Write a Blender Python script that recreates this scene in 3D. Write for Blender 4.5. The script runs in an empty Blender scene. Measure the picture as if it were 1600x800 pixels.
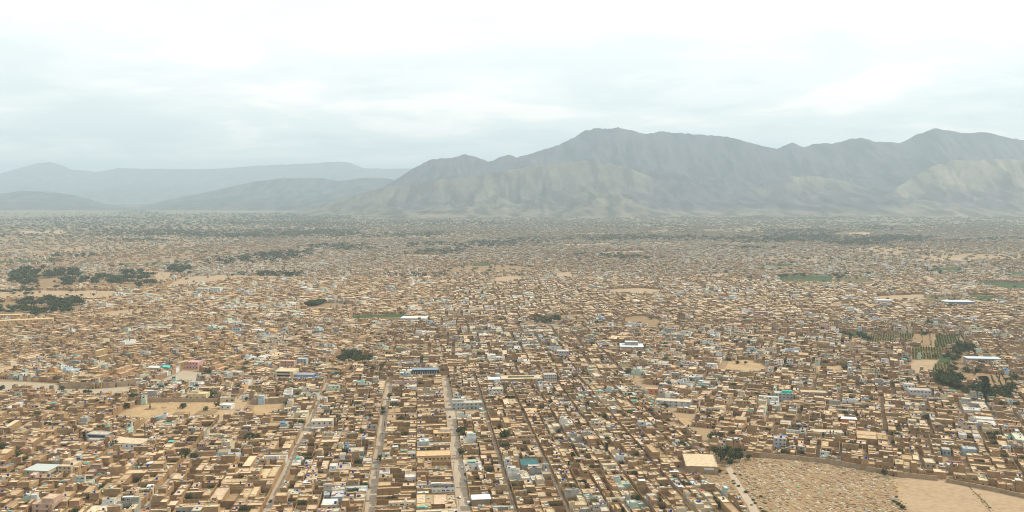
import bpy, math, random
import numpy as np
from mathutils import Matrix, Vector

R = math.radians
SC = bpy.context.scene
COL = SC.collection
rng = random.Random(11)
nrs = np.random.RandomState(5)

# ------------------------------------------------------------------ camera
H = 220.0                       # camera height above the plain
F = 1386.0                      # focal length in photo pixels (1600 wide)
PITCH = R(4.13)
cam = bpy.data.cameras.new('camera')
cam_ob = bpy.data.objects.new('camera', cam)
COL.objects.link(cam_ob)
cam.sensor_width = 36.0
cam.lens = 36.0 * F / 1600.0
cam.clip_start = 1.0
cam.clip_end = 120000.0
cam_ob.location = (0, 0, H)
cam_ob.rotation_euler = (R(90) - PITCH, 0, 0)
SC.camera = cam_ob

# ------------------------------------------------------------------ light
SUN_EL, SUN_AZ = 46.0, 84.0     # azimuth from +y (ahead) towards +x (right)
SC.view_settings.view_transform = 'Standard'
SC.view_settings.look = 'None'
SC.view_settings.exposure = 0.14
SC.view_settings.gamma = 1.0
SC.view_settings.use_curve_mapping = False
SC.cycles.use_denoising = True
SC.cycles.denoiser = 'OPENIMAGEDENOISE'
SC.cycles.pixel_filter_type = 'BLACKMAN_HARRIS'
SC.cycles.filter_width = 1.0
SC.cycles.max_bounces = 6
SC.cycles.diffuse_bounces = 2
SC.cycles.volume_bounces = 1
SC.cycles.transparent_max_bounces = 8

world = bpy.data.worlds.new('World')
SC.world = world
world.use_nodes = True
wn, wl = world.node_tree.nodes, world.node_tree.links
wn.clear()


def node(tree, kind, **kw):
    n = tree.nodes.new(kind)
    for k, v in kw.items():
        setattr(n, k, v)
    return n


def build_world():
    t = world.node_tree
    out = node(t, 'ShaderNodeOutputWorld')
    bg = node(t, 'ShaderNodeBackground')
    sky = node(t, 'ShaderNodeTexSky', sky_type='NISHITA')
    sky.sun_disc = False
    sky.sun_elevation = R(SUN_EL)
    sky.sun_rotation = R(SUN_AZ)
    sky.air_density = 1.0
    sky.dust_density = 2.0
    skym = node(t, 'ShaderNodeVectorMath', operation='SCALE')
    skym.inputs['Scale'].default_value = 0.10
    wl.new(sky.outputs[0], skym.inputs[0])
    tc = node(t, 'ShaderNodeTexCoord')
    sep = node(t, 'ShaderNodeSeparateXYZ')
    wl.new(tc.outputs['Generated'], sep.inputs[0])
    mx = node(t, 'ShaderNodeMath', operation='MAXIMUM')
    mx.inputs[1].default_value = 0.0
    wl.new(sep.outputs['Z'], mx.inputs[0])
    ad = node(t, 'ShaderNodeMath', operation='ADD')
    ad.inputs[1].default_value = 0.14
    wl.new(mx.outputs[0], ad.inputs[0])
    dx = node(t, 'ShaderNodeMath', operation='DIVIDE')
    dy = node(t, 'ShaderNodeMath', operation='DIVIDE')
    wl.new(sep.outputs['X'], dx.inputs[0]); wl.new(ad.outputs[0], dx.inputs[1])
    wl.new(sep.outputs['Y'], dy.inputs[0]); wl.new(ad.outputs[0], dy.inputs[1])
    cmb = node(t, 'ShaderNodeCombineXYZ')
    wl.new(dx.outputs[0], cmb.inputs[0]); wl.new(dy.outputs[0], cmb.inputs[1])
    # two cloud layers on a plane overhead
    n1 = node(t, 'ShaderNodeTexNoise')
    n1.inputs['Scale'].default_value = 1.25
    n1.inputs['Detail'].default_value = 7.0
    n1.inputs['Roughness'].default_value = 0.52
    n1.inputs['Distortion'].default_value = 0.25
    mp = node(t, 'ShaderNodeMapping')
    mp.inputs['Location'].default_value = (3.1, 1.7, 0.0)
    mp.inputs['Scale'].default_value = (0.95, 1.0, 1.0)
    wl.new(cmb.outputs[0], mp.inputs[0]); wl.new(mp.outputs[0], n1.inputs['Vector'])
    r1 = node(t, 'ShaderNodeValToRGB')
    r1.color_ramp.interpolation = 'EASE'
    e = r1.color_ramp.elements
    e[0].position = 0.38; e[0].color = (0.84, 0.94, 0.965, 1)
    e[1].position = 0.62; e[1].color = (1.30, 1.25, 1.18, 1)
    m = e.new(0.5); m.color = (1.00, 1.06, 1.05, 1)
    wl.new(n1.outputs[0], r1.inputs[0])
    # thicker, whiter cloud towards the zenith
    rz = node(t, 'ShaderNodeMapRange')
    rz.inputs['From Min'].default_value = 0.05
    rz.inputs['From Max'].default_value = 0.24
    wl.new(sep.outputs['Z'], rz.inputs[0])
    top = node(t, 'ShaderNodeMix', data_type='RGBA')
    top.inputs[7].default_value = (1.34, 1.32, 1.26, 1)
    mulf = node(t, 'ShaderNodeMath', operation='MULTIPLY')
    mulf.inputs[1].default_value = 0.66
    wl.new(rz.outputs[0], mulf.inputs[0])
    wl.new(mulf.outputs[0], top.inputs[0])
    wl.new(r1.outputs[0], top.inputs[6])
    mixs = node(t, 'ShaderNodeMix', data_type='RGBA')
    mixs.inputs[0].default_value = 0.90
    wl.new(skym.outputs[0], mixs.inputs[6])
    wl.new(top.outputs[2], mixs.inputs[7])
    wl.new(mixs.outputs[2], bg.inputs[0])
    bg.inputs[1].default_value = 1.0
    wl.new(bg.outputs[0], out.inputs[0])


build_world()

sun = bpy.data.lights.new('sun', 'SUN')
sun.energy = 3.8
sun.angle = R(3.0)
sun.color = (1.0, 0.90, 0.73)
sun_ob = bpy.data.objects.new('sun', sun)
COL.objects.link(sun_ob)
_d = Vector((math.sin(R(SUN_AZ)) * math.cos(R(SUN_EL)), math.cos(R(SUN_AZ)) * math.cos(R(SUN_EL)), math.sin(R(SUN_EL))))
sun_ob.rotation_euler = _d.to_track_quat('Z', 'Y').to_euler()

HAZE_DENSITY = 0.000074
HAZE_COLOR = (0.605, 0.755, 0.86)

# ------------------------------------------------------------------ surveying helpers
CP, SP = math.cos(PITCH), math.sin(PITCH)


def ground_at(u, v, z=0.0):
    """Where the line of sight through photo pixel (u, v) meets height z."""
    k = (400.0 - v) / F
    dz = SP * -1 + k * CP
    dy = CP + k * SP
    s = (z - H) / dz
    return ((u - 800.0) / F * s, dy * s)


def project(x, y, z=0.0):
    zc = y * CP - (z - H) * SP
    yc = y * SP + (z - H) * CP
    return 800 + F * x / zc, 400 - F * yc / zc


def scale_at(v):
    """metres per photo pixel, for things standing at row v"""
    x, y = ground_at(800, v)
    return (y * CP + H * SP) / F


def gpoly(px):
    return np.array([ground_at(u, v) for u, v in px])


def inside(poly, P):
    x, y = P[:, 0], P[:, 1]
    r = np.zeros(len(P), bool)
    n = len(poly)
    j = n - 1
    for i in range(n):
        xi, yi = poly[i]; xj, yj = poly[j]
        c = ((yi > y) != (yj > y)) & (x < (xj - xi) * (y - yi) / (yj - yi + 1e-12) + xi)
        r ^= c
        j = i
    return r


_tab = nrs.rand(256, 256)


def vnoise(x, y, seed=0):
    x = np.asarray(x, float) + seed * 17.31; y = np.asarray(y, float) + seed * 41.77
    xi = np.floor(x).astype(int); yi = np.floor(y).astype(int)
    fx = x - xi; fy = y - yi
    fx = fx * fx * (3 - 2 * fx); fy = fy * fy * (3 - 2 * fy)
    a = _tab[xi % 256, yi % 256]; b = _tab[(xi + 1) % 256, yi % 256]
    c = _tab[xi % 256, (yi + 1) % 256]; d = _tab[(xi + 1) % 256, (yi + 1) % 256]
    return (a * (1 - fx) + b * fx) * (1 - fy) + (c * (1 - fx) + d * fx) * fy


def fbm(x, y, o=4, seed=0):
    s = 0; a = 0.5; t = 0
    for k in range(o):
        s = s + a * vnoise(x, y, seed + k); t += a
        x = x * 2.03; y = y * 2.03; a *= 0.5
    return s / t


def ridged(x, y, o=3, seed=0):
    s = 0; a = 0.5; t = 0
    for k in range(o):
        s = s + a * (1 - np.abs(2 * vnoise(x, y, seed + k) - 1)); t += a
        x = x * 2.1; y = y * 2.1; a *= 0.5
    return s / t


# ------------------------------------------------------------------ object helpers
def tag(o, label=None, cat=None, group=None, kind=None):
    if label: o['label'] = label
    if cat: o['category'] = cat
    if group: o['group'] = group
    if kind: o['kind'] = kind
    return o


def link(name, me, parent=None, loc=(0, 0, 0), rz=0.0):
    o = bpy.data.objects.new(name, me)
    COL.objects.link(o)
    o.location = loc
    o.rotation_euler = (0, 0, rz)
    if parent: o.parent = parent
    return o


def empty(name, loc, rz=0.0):
    o = bpy.data.objects.new(name, None)
    COL.objects.link(o)
    o.location = loc
    o.rotation_euler = (0, 0, rz)
    o.empty_display_size = 1.0
    return o


def quad_mesh(name, Q, C, mat):
    """Q (n,4,3) quads with face colours C (n,3), one mesh."""
    Q = np.asarray(Q, np.float32); C = np.asarray(C, np.float32)
    n = len(Q)
    me = bpy.data.meshes.new(name)
    me.vertices.add(n * 4); me.loops.add(n * 4); me.polygons.add(n)
    me.vertices.foreach_set('co', Q.reshape(-1))
    me.loops.foreach_set('vertex_index', np.arange(n * 4, dtype=np.int32))
    me.polygons.foreach_set('loop_start', np.arange(0, n * 4, 4, dtype=np.int32))
    ca = me.color_attributes.new('Col', 'FLOAT_COLOR', 'CORNER')
    cc = np.ones((n * 4, 4), np.float32)
    cc[:, :3] = np.repeat(C, 4, axis=0)
    ca.data.foreach_set('color', cc.reshape(-1))
    me.materials.append(mat)
    me.update(calc_edges=True)
    return me


def grid_mesh(name, V, nu, nv, mat, smooth=True):
    me = bpy.data.meshes.new(name)
    i = np.arange(nu * nv).reshape(nu, nv)
    f = np.stack([i[:-1, :-1], i[1:, :-1], i[1:, 1:], i[:-1, 1:]], -1).reshape(-1, 4)
    me.vertices.add(len(V)); me.loops.add(f.size); me.polygons.add(len(f))
    me.vertices.foreach_set('co', np.asarray(V, np.float32).reshape(-1))
    me.loops.foreach_set('vertex_index', f.reshape(-1).astype(np.int32))
    me.polygons.foreach_set('loop_start', np.arange(0, f.size, 4, dtype=np.int32))
    me.polygons.foreach_set('use_smooth', np.full(len(f), smooth, bool))
    me.materials.append(mat)
    me.update(calc_edges=True)
    return me


# ------------------------------------------------------------------ materials
def new_mat(name, rough=0.9, spec=0.2):
    m = bpy.data.materials.new(name)
    m.use_nodes = True
    b = m.node_tree.nodes['Principled BSDF']
    b.inputs['Roughness'].default_value = rough
    b.inputs['Specular IOR Level'].default_value = spec
    return m, m.node_tree, b


def noise_fac(t, scale, detail=4.0, vec=None, lo=0.3, hi=0.7):
    n = node(t, 'ShaderNodeTexNoise')
    n.inputs['Scale'].default_value = scale
    n.inputs['Detail'].default_value = detail
    if vec is None:
        g = node(t, 'ShaderNodeNewGeometry')
        vec = g.outputs['Position']
    t.links.new(vec, n.inputs['Vector'])
    m = node(t, 'ShaderNodeMapRange')
    m.inputs['From Min'].default_value = lo
    m.inputs['From Max'].default_value = hi
    t.links.new(n.outputs[0], m.inputs[0])
    return m.outputs[0]


def mix_rgb(t, fac, a, b, blend='MIX'):
    n = node(t, 'ShaderNodeMix', data_type='RGBA', blend_type=blend)
    if hasattr(fac, 'node'): t.links.new(fac, n.inputs[0])
    else: n.inputs[0].default_value = fac
    for s, i in ((a, 6), (b, 7)):
        if hasattr(s, 'node'): t.links.new(s, n.inputs[i])
        else: n.inputs[i].default_value = (*s, 1)
    return n.outputs[2]


def attr_material(name, rough=0.92, stain=0.35, scale=0.35):
    m, t, b = new_mat(name, rough, 0.15)
    a = node(t, 'ShaderNodeAttribute', attribute_name='Col')
    f1 = noise_fac(t, scale, 5.0)
    f2 = noise_fac(t, scale * 7.0, 3.0)
    c = mix_rgb(t, f1, a.outputs['Color'], (1 - stain, 1 - stain * 1.02, 1 - stain * 1.05), 'MULTIPLY')
    c2 = mix_rgb(t, f2, c, (1 - stain * .5,) * 3, 'MULTIPLY')
    t.links.new(c2, b.inputs['Base Color'])
    return m


MASONRY = attr_material('masonry')
PAINT = attr_material('paint', 0.55, 0.12, 0.8)
LEAF = attr_material('leaf', 0.8, 0.25, 0.6)
STONE = attr_material('stone', 0.9, 0.2, 0.7)


def noisy_mat(name, c1, c2, c3=None, s1=0.02, s2=0.3, rough=0.95):
    m, t, b = new_mat(name, rough, 0.1)
    f1 = noise_fac(t, s1, 6.0)
    f2 = noise_fac(t, s2, 4.0)
    c = mix_rgb(t, f1, c1, c2)
    c = mix_rgb(t, f2, c, c3 or tuple(x * .8 for x in c1))
    t.links.new(c, b.inputs['Base Color'])
    return m


def ground_material():
    m, t, b = new_mat('dry_earth', 0.97, 0.05)
    fine = noise_fac(t, 0.12, 5.0)
    mid = noise_fac(t, 0.012, 5.0)
    big = noise_fac(t, 0.0016, 4.0, lo=0.42, hi=0.6)
    grn = noise_fac(t, 0.0035, 3.0, lo=0.52, hi=0.62)
    c = mix_rgb(t, fine, (0.215, 0.15, 0.082), (0.285, 0.205, 0.118))
    c = mix_rgb(t, mid, c, (0.26, 0.18, 0.105))
    c = mix_rgb(t, big, c, (0.30, 0.215, 0.128))
    g = node(t, 'ShaderNodeNewGeometry')
    sp = node(t, 'ShaderNodeSeparateXYZ')
    t.links.new(g.outputs['Position'], sp.inputs[0])
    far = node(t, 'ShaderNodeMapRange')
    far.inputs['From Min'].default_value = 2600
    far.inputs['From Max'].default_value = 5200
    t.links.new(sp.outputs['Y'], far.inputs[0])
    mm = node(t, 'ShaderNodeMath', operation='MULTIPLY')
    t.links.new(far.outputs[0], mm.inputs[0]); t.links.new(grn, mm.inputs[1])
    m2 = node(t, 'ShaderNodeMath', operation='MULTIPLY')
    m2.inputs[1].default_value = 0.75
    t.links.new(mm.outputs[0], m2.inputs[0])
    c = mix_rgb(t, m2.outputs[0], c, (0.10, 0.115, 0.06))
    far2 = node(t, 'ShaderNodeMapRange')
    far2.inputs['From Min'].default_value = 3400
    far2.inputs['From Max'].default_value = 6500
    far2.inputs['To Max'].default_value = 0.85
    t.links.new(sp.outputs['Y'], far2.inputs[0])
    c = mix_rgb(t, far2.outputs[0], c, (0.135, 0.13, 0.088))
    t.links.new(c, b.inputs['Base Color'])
    return m


EARTH = ground_material()
ROAD = noisy_mat('dirt_road', (0.36, 0.295, 0.22), (0.30, 0.24, 0.175), (0.41, 0.345, 0.265), 0.06, 0.5)
SAND = noisy_mat('sandy_field', (0.33, 0.24, 0.148), (0.24, 0.165, 0.095), (0.37, 0.275, 0.175), 0.025, 0.22)
TAN = noisy_mat('tan_lot', (0.36, 0.245, 0.128), (0.21, 0.14, 0.072), (0.42, 0.30, 0.165), 0.05, 0.35)
GREYLOT = noisy_mat('grey_lot', (0.34, 0.28, 0.20), (0.28, 0.225, 0.155), (0.37, 0.31, 0.23), 0.03, 0.3)
GREEN = noisy_mat('green_crop', (0.035, 0.075, 0.018), (0.075, 0.085, 0.03), (0.03, 0.055, 0.014), 0.02, 0.3)
OLIVE = noisy_mat('olive_crop', (0.13, 0.10, 0.035), (0.17, 0.12, 0.045), (0.085, 0.08, 0.028), 0.04, 0.4)
BROWNF = noisy_mat('brown_field', (0.23, 0.155, 0.08), (0.17, 0.11, 0.055), (0.26, 0.18, 0.10), 0.03, 0.3)
CEMET = noisy_mat('cemetery_earth', (0.24, 0.16, 0.082), (0.18, 0.118, 0.06), (0.31, 0.215, 0.12), 0.05, 0.6)


def mountain_material(name, k):
    m, t, b = new_mat(name, 1.0, 0.0)
    g = node(t, 'ShaderNodeNewGeometry')
    at = node(t, 'ShaderNodeAttribute', attribute_name='Col')
    c = mix_rgb(t, 1.0, at.outputs['Color'], (k, k, k), 'MULTIPLY')
    f = noise_fac(t, 0.0032, 8.0, lo=0.40, hi=0.64)
    pale = mix_rgb(t, 1.0, c, (1.55, 1.5, 1.42), 'MULTIPLY')
    c = mix_rgb(t, f, c, pale)
    mpn = node(t, 'ShaderNodeMapping')
    mpn.inputs['Scale'].default_value = (0.0085, 0.0022, 0.0016)
    t.links.new(g.outputs['Position'], mpn.inputs[0])
    st = noise_fac(t, 1.0, 7.0, mpn.outputs[0], 0.46, 0.58)
    dark = mix_rgb(t, 1.0, c, (.42, .42, .46), 'MULTIPLY')
    c = mix_rgb(t, st, c, dark)
    f2 = noise_fac(t, 0.02, 6.0, lo=0.35, hi=0.65)
    c = mix_rgb(t, f2, c, (0.7, 0.7, 0.7), 'MULTIPLY')
    t.links.new(c, b.inputs['Base Color'])
    return m


ROCK = mountain_material('mountain_rock', 1.0)
ROCKFAR = mountain_material('far_rock', .9)

# ------------------------------------------------------------------ ground
g_me = bpy.data.meshes.new('ground')
g_me.from_pydata([(-30000, -3000, 0), (30000, -3000, 0), (30000, 39000, 0), (-30000, 39000, 0)], [], [(0, 1, 2, 3)])
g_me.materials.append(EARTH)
tag(link('ground', g_me), kind='structure')

EXCLUDE = []         # ground polygons that no house may stand on
_level = [0.03]


def sheet(name, px, mat, exclude=True, label=None, world_pts=None):
    P = gpoly(px) if world_pts is None else np.array(world_pts)
    # ragged edge: subdivide the outline
    out = []
    n = len(P)
    for i in range(n):
        a, b = P[i], P[(i + 1) % n]
        L = np.linalg.norm(b - a)
        k = max(1, min(12, int(L / 12)))
        for j in range(k):
            p = a + (b - a) * j / k
            if j and world_pts is None:
                p = p + nrs.uniform(-1, 1, 2) * min(2.0, L * .02)
            out.append(p)
    z = _level[0]
    _level[0] += 0.006
    me = bpy.data.meshes.new(name)
    me.from_pydata([(p[0], p[1], z) for p in out], [], [tuple(range(len(out)))])
    me.materials.append(mat)
    o = link(name, me)
    tag(o, label, None, None, 'structure')
    if exclude: EXCLUDE.append(P)
    return o


# bare lots among the houses
sheet('bare_lot', [(-60, 596), (40, 597), (90, 601), (95, 608), (150, 608), (213, 603), (200, 617), (150, 620), (60, 612), (-60, 613)], GREYLOT)
sheet('bare_lot', [(176, 655), (200, 640), (240, 629), (330, 629), (392, 627), (364, 655), (300, 657)], TAN)
sheet('bare_lot', [(392, 650), (398, 633), (448, 631), (440, 648)], TAN)
sheet('bare_lot', [(245, 598), (285, 579), (328, 584), (330, 597)], GREYLOT)
sheet('bare_lot', [(1130, 583), (1138, 566), (1165, 562), (1200, 573), (1196, 585)], TAN)
sheet('bare_lot', [(1275, 572), (1320, 573), (1322, 583), (1280, 581)], TAN)
sheet('bare_lot', [(1054, 658), (1062, 653), (1080, 654), (1090, 664), (1066, 665)], TAN)
sheet('bare_lot', [(714, 643), (744, 641), (748, 651), (716, 653)], SAND)
sheet('bare_lot', [(690, 419), (760, 412), (835, 418), (828, 425), (700, 428)], BROWNF)
for px in ([(775, 433), (812, 431), (818, 440), (772, 441)], [(870, 427), (893, 424), (897, 435), (866, 435)],
           [(948, 453), (1000, 450), (1032, 453), (1028, 461), (955, 459)], [(938, 394), (1010, 391), (1004, 396), (945, 397)],
           [(1080, 429), (1140, 427), (1136, 433), (1085, 433)], [(1420, 406), (1510, 402), (1503, 408), (1424, 409)],
           [(1370, 463), (1440, 460), (1452, 470), (1378, 473)], [(-40, 470), (-30, 458), (60, 454), (182, 455), (172, 468), (60, 467)],
           [(200, 428), (225, 423), (272, 426), (262, 440), (208, 441)], [(285, 434), (350, 430), (352, 440), (250, 452)],
           [(168, 487), (232, 481), (218, 493), (155, 497)], [(340, 430), (480, 432), (478, 437), (345, 437)],
           [(30, 361), (100, 360), (105, 365), (30, 366)], [(880, 382), (950, 380), (952, 383), (885, 385)],
           [(630, 398), (680, 398), (690, 402), (640, 402)], [(1300, 364), (1360, 363), (1362, 367), (1302, 367)]):
    sheet('bare_lot', px, SAND)
sheet('bare_lot', [(970, 498), (1000, 494), (1032, 500), (1026, 513), (985, 511)], BROWNF)
sheet('bare_lot', [(875, 494), (912, 491), (908, 500), (880, 501)], BROWNF)
sheet('fallow_field', [(-100, 398), (120, 392), (335, 386), (345, 416), (200, 421), (-100, 420)], BROWNF, exclude=False)
# crops
for px in ([(1215, 433), (1300, 430), (1302, 438), (1296, 444), (1222, 442)], [(1530, 440), (1600, 443), (1690, 448), (1680, 457), (1580, 454), (1526, 446)],
           [(1455, 419), (1500, 417), (1506, 427), (1460, 427)], [(1190, 414), (1240, 412), (1238, 418), (1190, 418)],
           [(1510, 461), (1550, 462), (1570, 473), (1524, 470)], [(550, 493), (632, 491), (630, 496), (552, 497)],
           [(735, 412), (765, 411), (766, 415), (740, 416)], [(1575, 425), (1650, 424), (1650, 430), (1580, 431)], [(0, 408), (90, 405), (80, 410), (0, 412)], [(180, 412), (300, 408), (300, 411), (190, 415)]):
    sheet('green_field', px, GREEN)
for px in ([(1304, 435), (1350, 434), (1372, 444), (1302, 445)], [(1380, 431), (1405, 434), (1370, 437)], [(1444, 467), (1490, 463), (1492, 472), (1446, 475)], [(548, 498), (634, 497), (632, 502), (545, 502)]):
    sheet('green_field', px, OLIVE)
FARM = [([(1316, 519), (1356, 520), (1354, 531), (1318, 530)], GREEN), ([(1356, 523), (1428, 522), (1424, 537), (1352, 537)], OLIVE),
        ([(1430, 522), (1460, 522), (1458, 540), (1428, 540)], BROWNF), ([(1462, 524), (1499, 523), (1502, 543), (1460, 543)], OLIVE),
        ([(1426, 541), (1476, 544), (1466, 562), (1424, 561)], OLIVE), ([(1424, 563), (1464, 563), (1456, 585), (1424, 583)], SAND),
        ([(1468, 553), (1488, 553), (1486, 567), (1464, 567)], GREEN), ([(1462, 568), (1486, 568), (1482, 586), (1454, 586)], OLIVE),
        ([(1487, 552), (1510, 558), (1504, 590), (1484, 588)], BROWNF), ([(1504, 583), (1542, 584), (1540, 604), (1498, 600)], BROWNF),
        ([(1544, 586), (1592, 587), (1586, 607), (1542, 606)], BROWNF), ([(1458, 588), (1500, 592), (1498, 608), (1588, 609), (1574, 626), (1510, 620), (1455, 604)], OLIVE),
        ([(1502, 522), (1520, 548), (1512, 556), (1486, 551), (1502, 544)], BROWNF)]
for px, m in FARM:
    sheet('farm_field', px, m)
# planted ground under the groves
for px in ([(524, 568), (530, 554), (574, 554), (584, 567), (556, 572)], [(822, 507), (828, 497), (876, 496), (880, 506), (850, 509)],
           [(466, 483), (498, 474), (552, 475), (552, 482), (500, 485)], [(8, 444), (24, 428), (70, 420), (112, 424), (137, 441), (110, 453), (60, 453)],
           [(-60, 494), (-30, 474), (60, 470), (130, 473), (122, 491), (60, 498)], [(1106, 732), (1112, 708), (1128, 704), (1166, 708), (1162, 728), (1140, 737)],
           [(186, 441), (200, 424), (240, 427), (252, 449), (205, 456)], [(138, 449), (150, 434), (187, 435), (192, 448)]):
    sheet('grove_ground', px, BROWNF)
# cemetery and playing field
CEM = [(1086, 737), (1132, 737), (1150, 722), (1168, 715), (1250, 720), (1330, 732), (1392, 745), (1404, 765), (1424, 840), (1190, 840), (1168, 800)]
sheet('cemetery_ground', CEM, CEMET)
sheet('playing_field', [(1394, 750), (1420, 747), (1470, 751), (1512, 760), (1530, 780), (1575, 840), (1424, 840), (1404, 768)], SAND)
sheet('sandy_ground', [(1514, 760), (1560, 766), (1620, 778), (1700, 795), (1720, 840), (1580, 840), (1534, 780)], SAND)
sheet('footpath', [(1133, 728), (1140, 726), (1150, 745), (1165, 768), (1186, 800), (1215, 840), (1196, 840), (1172, 800), (1155, 770), (1143, 750)], ROAD)
sheet('field_track', [(1394, 752), (1402, 752), (1408, 768), (1430, 840), (1422, 840), (1402, 770)], TAN, exclude=False)

# ------------------------------------------------------------------ districts and streets
P0 = np.array([0.0, 600.0])
A1 = math.atan2(0.104, 0.9946)                     # street grid of the near town
T1 = np.array([-math.sin(A1), math.cos(A1)]); N1 = np.array([math.cos(A1), math.sin(A1)])


def to_st(x, y):
    d = np.array([x, y]) - P0
    return float(d @ N1), float(d @ T1)


# (position across the grid, width, how a person would name it)
STREETS = [(-720, 4, 'ninth street left of wide street'), (-655, 4, 'eighth street left of wide street'), (-590, 4, 'seventh street left of wide street'), (-525, 4, 'sixth street left of wide street'), (-458, 4, 'fifth street left of wide street'),
           (-390, 4, 'fourth street left of wide street'), (-322, 5.6, 'fourth street left of wide street'), (-253, 6.6, 'third street left of wide street'),
           (-168, 6.8, 'second street left of wide street'), (-98, 7.4, 'first street left of wide street'), (-33, 9.4, 'wide central street'),
           (1.5, 3.4, 'first lane right of wide street'), (38, 3.3, 'second lane right of wide street'), (66, 2.4, 'third lane right of wide street'),
           (93, 2.6, 'fourth lane right of wide street'), (122, 2.6, 'fifth lane right of wide street'), (152, 2.6, 'sixth lane right of wide street'), (182, 2.6, 'seventh lane right of wide street')]
_names = ['first', 'second', 'third', 'fourth', 'fifth', 'sixth', 'seventh', 'eighth', 'ninth', 'tenth']
_ia = 10
for i in range(len(STREETS)):
    s, w, nm = STREETS[i]
    if i < _ia: nm = f'{_names[_ia - 1 - i]} street left of wide street'
    STREETS[i] = (s, w, nm)
D1_END = 455.0
for s, w, nm in STREETS:
    if s < -480 or s > 130: continue
    t1 = {-33: 445, -98: 420, -168: 430}.get(s, 455)
    pts = []
    K = 14
    for side in (-1, 1):
        rows = range(K + 1) if side < 0 else range(K, -1, -1)
        for k in rows:
            tt = -160 + (t1 + 160) * k / K
            ww = w * .5 * side * rng.uniform(.9, 1.1)
            p = P0 + N1 * (s + ww) + T1 * tt
            pts.append(p)
    z_keep = _level[0]
    _level[0] = .012 + .0007 * STREETS.index((s, w, nm))
    sheet('street', None, ROAD, exclude=False, world_pts=pts)
    _level[0] = z_keep


def boundary_x(y):
    """east edge of the near grid; beyond it the right-hand district begins"""
    pts = [(400, 290), ] + [(ground_at(u, v)[1], ground_at(u, v)[0]) for u, v in ((1190, 800), (1150, 735), (1120, 690), (1060, 640), (1000, 590))]
    ys = [p[0] for p in pts]; xs = [p[1] for p in pts]
    return np.interp(y, ys, xs)


A2 = R(-21.0)
A3 = R(-15.0)
A4 = R(4.0)
A5 = R(-9.0)


def district(P):
    x, y = P[:, 0], P[:, 1]
    d = np.zeros(len(P), int)
    st = (P - P0) @ T1
    near = st < D1_END
    right = x > boundary_x(y)
    d[near & ~right] = 1
    d[right & (y < 1450)] = 2
    rest = d == 0
    wob = 250 * (fbm(x / 300, y / 300, 2, 3) - .5)
    d[rest & (x + wob < -150)] = 3
    d[(d == 0) & (x + wob < 420)] = 4
    d[d == 0] = 5
    return d


# ------------------------------------------------------------------ lots
LOTS = []     # x, y, ang, B (across street), Fr (along street), district, column, row, side


def fill(ang, origin, streets, y_range, dist, fr=(9, 17), band=None, xr=None):
    """lots in rows along the streets of one district; with band the lanes shift every so many metres"""
    t = np.array([-math.sin(ang), math.cos(ang)]); n = np.array([math.cos(ang), math.sin(ang)])
    r = random.Random(dist * 101 + 7)
    bands = [y_range]
    if band:
        bands = []; q = y_range[0]
        while q < y_range[1]:
            w = r.uniform(*band)
            bands.append((q, q + w)); q += w + (r.uniform(2.5, 4.5) if r.random() < .5 else .2)
    for bi, (ya, yb) in enumerate(bands):
        st = rand_streets(xr[0] + r.uniform(0, 30), xr[1], r, xr[2]) if band else streets
        for ci in range(len(st) - 1):
            s0 = st[ci][0] + st[ci][1] * .5; s1 = st[ci + 1][0] - st[ci + 1][1] * .5
            wdt = s1 - s0
            half = [(s0, s0 + wdt * .5, -1, ci), (s0 + wdt * .5, s1, 1, ci)] if wdt > 24 else [(s0, s1, -1, ci)]
            split = []
            for a, b, side, cc in half:
                k = max(1, round((b - a) / 19.5))
                split += [(a + (b - a) * q / k + .06, a + (b - a) * (q + 1) / k - .06, side, cc) for q in range(k)]
            for a, b, side, cc in split:
                y = ya + (r.uniform(0, 8) if not band else 0)
                row = 0
                while y < yb - 4:
                    f = r.uniform(*fr)
                    if r.random() < .18: f *= r.uniform(1.5, 2.3)
                    if r.random() < .025: y += r.uniform(2.5, 4.5)      # cross lane
                    if band and (y + f > yb - 6): f = yb - y
                    a2, b2 = a, b
                    if r.random() < .3: (a2, b2) = (a + r.uniform(0, .15) * (b - a), b) if side > 0 else (a, b - r.uniform(0, .15) * (b - a))
                    c = origin + n * ((a2 + b2) * .5) + t * (y + f * .5)
                    LOTS.append((c[0], c[1], ang, b2 - a2, f - .15, dist, cc + bi * 1000, row, side))
                    y += f + .12
                    row += 1


def rand_streets(lo, hi, r, wid=(26, 58)):
    out = []; s = lo
    while s < hi:
        out.append((s, r.uniform(2.6, 5.5), ''))
        s += r.uniform(*wid)
    return out


fill(A1, P0, STREETS, (-75, D1_END + 20), 1, (8.5, 15.5))
o2 = np.array(ground_at(1168, 712))
fill(A2, o2, None, (-260, 900), 2, (9, 15.5), (30, 62), (-330, 700, (26, 56)))
fill(A3, np.array([-400., 1040.]), None, (-450, 1400), 3, (10, 19), (45, 100), (-1100, 1500, (26, 60)))
fill(A4, np.array([0., 1040.]), None, (-60, 1300), 4, (10, 19), (45, 100), (-500, 900, (26, 60)))
fill(A5, np.array([500., 1040.]), None, (-200, 1500), 5, (10, 19), (45, 100), (-900, 1200, (26, 60)))
LA = np.array(LOTS)
ok = district(LA[:, :2]) == LA[:, 5]
Y_LOTS = 2250.0
ok &= LA[:, 1] < Y_LOTS
uu, vv = project(LA[:, 0], LA[:, 1])
ok &= (uu > -90) & (uu < 1690) & (vv < 850)

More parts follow.
